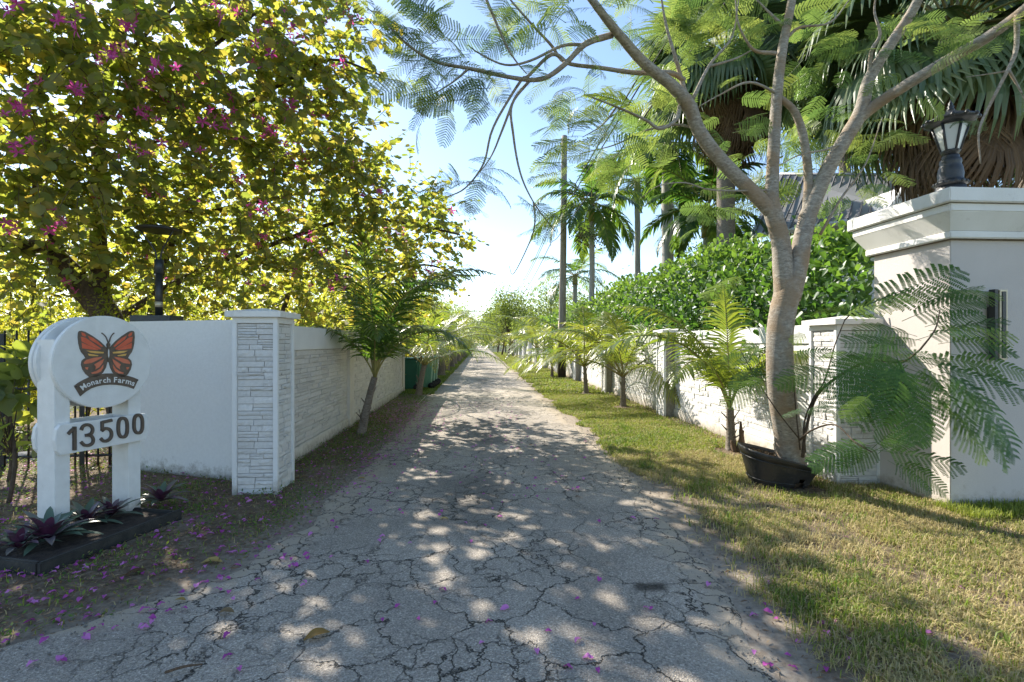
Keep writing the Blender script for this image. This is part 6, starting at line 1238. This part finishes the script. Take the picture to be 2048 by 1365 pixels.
for k in range(6):
    s_ = np.arange(n) % 6 == k; m_ = int(s_.sum()); a_ = RNG.random(m_)*6.28; mb.inst(PT[k][0], PT[k][1], P[s_], np.stack([np.cos(a_), np.sin(a_), 0*a_], -1), rdir(m_)*.3+np.array([0, 0, 1.]), .026+.022*RNG.random(m_), RNG.random(m_))
mb.build('petal_litter', M['petal'], None, kind='stuff', label='small scattered magenta petals along the left road edge', category='petal litter')
# fallen leaves
def curl_leaf(seed, mat, bau=False):
    rg = np.random.default_rng(seed); V = []; n_ = 9; cu_ = rg.uniform(.2, .6)
    for i in range(n_):
        f_ = i/(n_-1); w_ = .27*math.sin(math.pi*min(1, f_*.93+.03))**.8; zc = .10*math.sin(f_*3.14)
        for s_ in (-1, -.5, 0, .5, 1): V.append((f_, s_*w_, zc+cu_*abs(s_)**1.6*w_+rg.normal()*.012))
    F_ = [(5*i+j, 5*i+j+1, 5*i+j+6, 5*i+j+5) for i in range(n_-1) for j in range(4)]; V = np.array(V); V[:, 2] -= V[:, 2].min()
    return MB().add(V, F_, rg.random()).mesh('fallen_leaf', mat)
LV = [(608, 1292, .125, 'yellow_leaf', 'large curled yellow brown leaf on the asphalt at the bottom of the photo', .6), (402, 1130, .13, 'yellow_leaf', 'big tan leaf at the asphalt edge right of the sign bed', .2), (350, 1210, .06, 'yellow_leaf', 'small round yellow leaf on the sandy left edge', 0), (250, 1160, .11, 'brown_leaf', 'narrow curled brown leaf in front of the sign bed', .7), (437, 1236, .08, 'cover', 'pale green folded two lobed leaf on the left asphalt edge', .1), (190, 945, .10, 'yellow_leaf', 'upright olive yellow leaf between the sign posts behind the bed', 1.2), (228, 940, .13, 'brown_leaf', 'broad brown leaf lying between the sign posts behind the bed', .3), (715, 963, .08, 'yellow_leaf', 'cream dry leaf at the left asphalt edge', .2), (880, 1045, .07, 'yellow_leaf', 'pale tan leaf in a sun patch on the asphalt', .1), (645, 915, .10, 'brown_leaf', 'orange brown leaf against the left wall base', 0), (735, 920, .08, 'yellow_leaf', 'cream curled leaf by the petals below the leaning palm', .4), (783, 862, .07, 'yellow_leaf', 'orange yellow leaf on the left verge right of the leaning palm', 2), (840, 872, .05, 'yellow_leaf', 'small orange leaf on the asphalt beside the petals', 1), (1033, 902, .07, 'yellow_leaf', 'dull yellow leaf in the middle of the road', .2), (1058, 894, .05, 'brown_leaf', 'thin brown leaf in the middle of the road', 0), (375, 985, .06, 'yellow_leaf', 'bright yellow leaf in the green cover by the white wall', 1), (1880, 1078, .09, 'brown_leaf', 'dry tan leaf on the right verge below the taupe pillar', .3), (1800, 998, .06, 'brown_leaf', 'orange brown leaf at the foot of the taupe pillar', .3), (1150, 1000, .05, 'brown_leaf', 'small dry leaf fragment on the cracked asphalt', .3), (50, 1000, .11, 'brown_leaf', 'brown leaf lying in the verge behind the front oyster plant', .2), (165, 1000, .09, 'brown_leaf', 'brown leaf between the sign posts in the petal patch', .5), (600, 960, .08, 'brown_leaf', 'brown leaf beside the foot of the white gate pillar', .5)]
for k, (px, py, s_, m_, lab, az) in enumerate(LV):
    p = G(px, py); o = link('fallen_leaf', curl_leaf(k, M[m_]), None, basis((p[0], p[1], surf(p[0], p[1])+.003), CR*math.cos(az)+CF*math.sin(az), (0, 0, 1), s_)); tag(o, lab, 'leaf', 'fallen leaves')
# pale rocks by the fence
def rock(px, py, s, lab):
    p = G(px, py); bm = bmesh.new(); bmesh.ops.create_icosphere(bm, subdivisions=2, radius=s)
    for v in bm.verts: v.co = v.co*(1+random.uniform(-.16, .16)); v.co.z = v.co.z*.6+s*.35
    me = bpy.data.meshes.new('rock'); bm.to_mesh(me); bm.free(); me.materials.append(M['rock']); o = link('rock', me, None); o.location = (p[0], p[1], 0); tag(o, lab, 'rock', 'pale rocks by the fence')
M['rock'] = simple('rock', (.30, .31, .33), (.16, .16, .17), .9, 12, .7, 40)
rock(22, 928, .09, 'grey rock at the far left foot of the picket fence'); rock(48, 920, .12, 'larger pale rock beside the left sign post near the fence'); rock(70, 925, .07, 'small pale rock touching the left sign post')
# bare twig behind the sign
t = thing('bare_twig', 'pale bare forked twig behind the gap between the sign posts', 'twig', tuple(G(205, 925)))
for l in ([(0, 0, 0), (.05, 0, .12), (.16, 0, .28)], [(.05, 0, .12), (-.05, .02, .18)], [(.10, 0, .20), (.09, .02, .30)]): mb = MB(); tube(mb, l, np.linspace(.006, .003, len(l)), 5, sub=2); mb.build('stick', M['cream_metal'], t)
# dark debris heap behind the sign posts
# lying sticks
for k, (a_, b_, lab) in enumerate([((330, 1365-6), (405, 1342), 'thin brown stick on the asphalt at the bottom left'), ((835, 812), (862, 786), 'dry palm rib lying beside the bins'), ((740, 806), (800, 800), 'dry pale stem on the left verge before the bins')]):
    p, q = G(*a_), G(*b_); mb = MB(); tube(mb, [(p[0], p[1], .03), ((p[0]+q[0])/2, (p[1]+q[1])/2, .038), (q[0], q[1], .03)], [.006, .006, .003], 6, sub=3); o = mb.build('stick', M['fiber' if k == 0 else 'cream_metal'], None); tag(o, lab, 'stick')
print('objects', len(bpy.data.objects), 'tris', sum(len(m.loops)-2*len(m.polygons) for m in bpy.data.meshes))
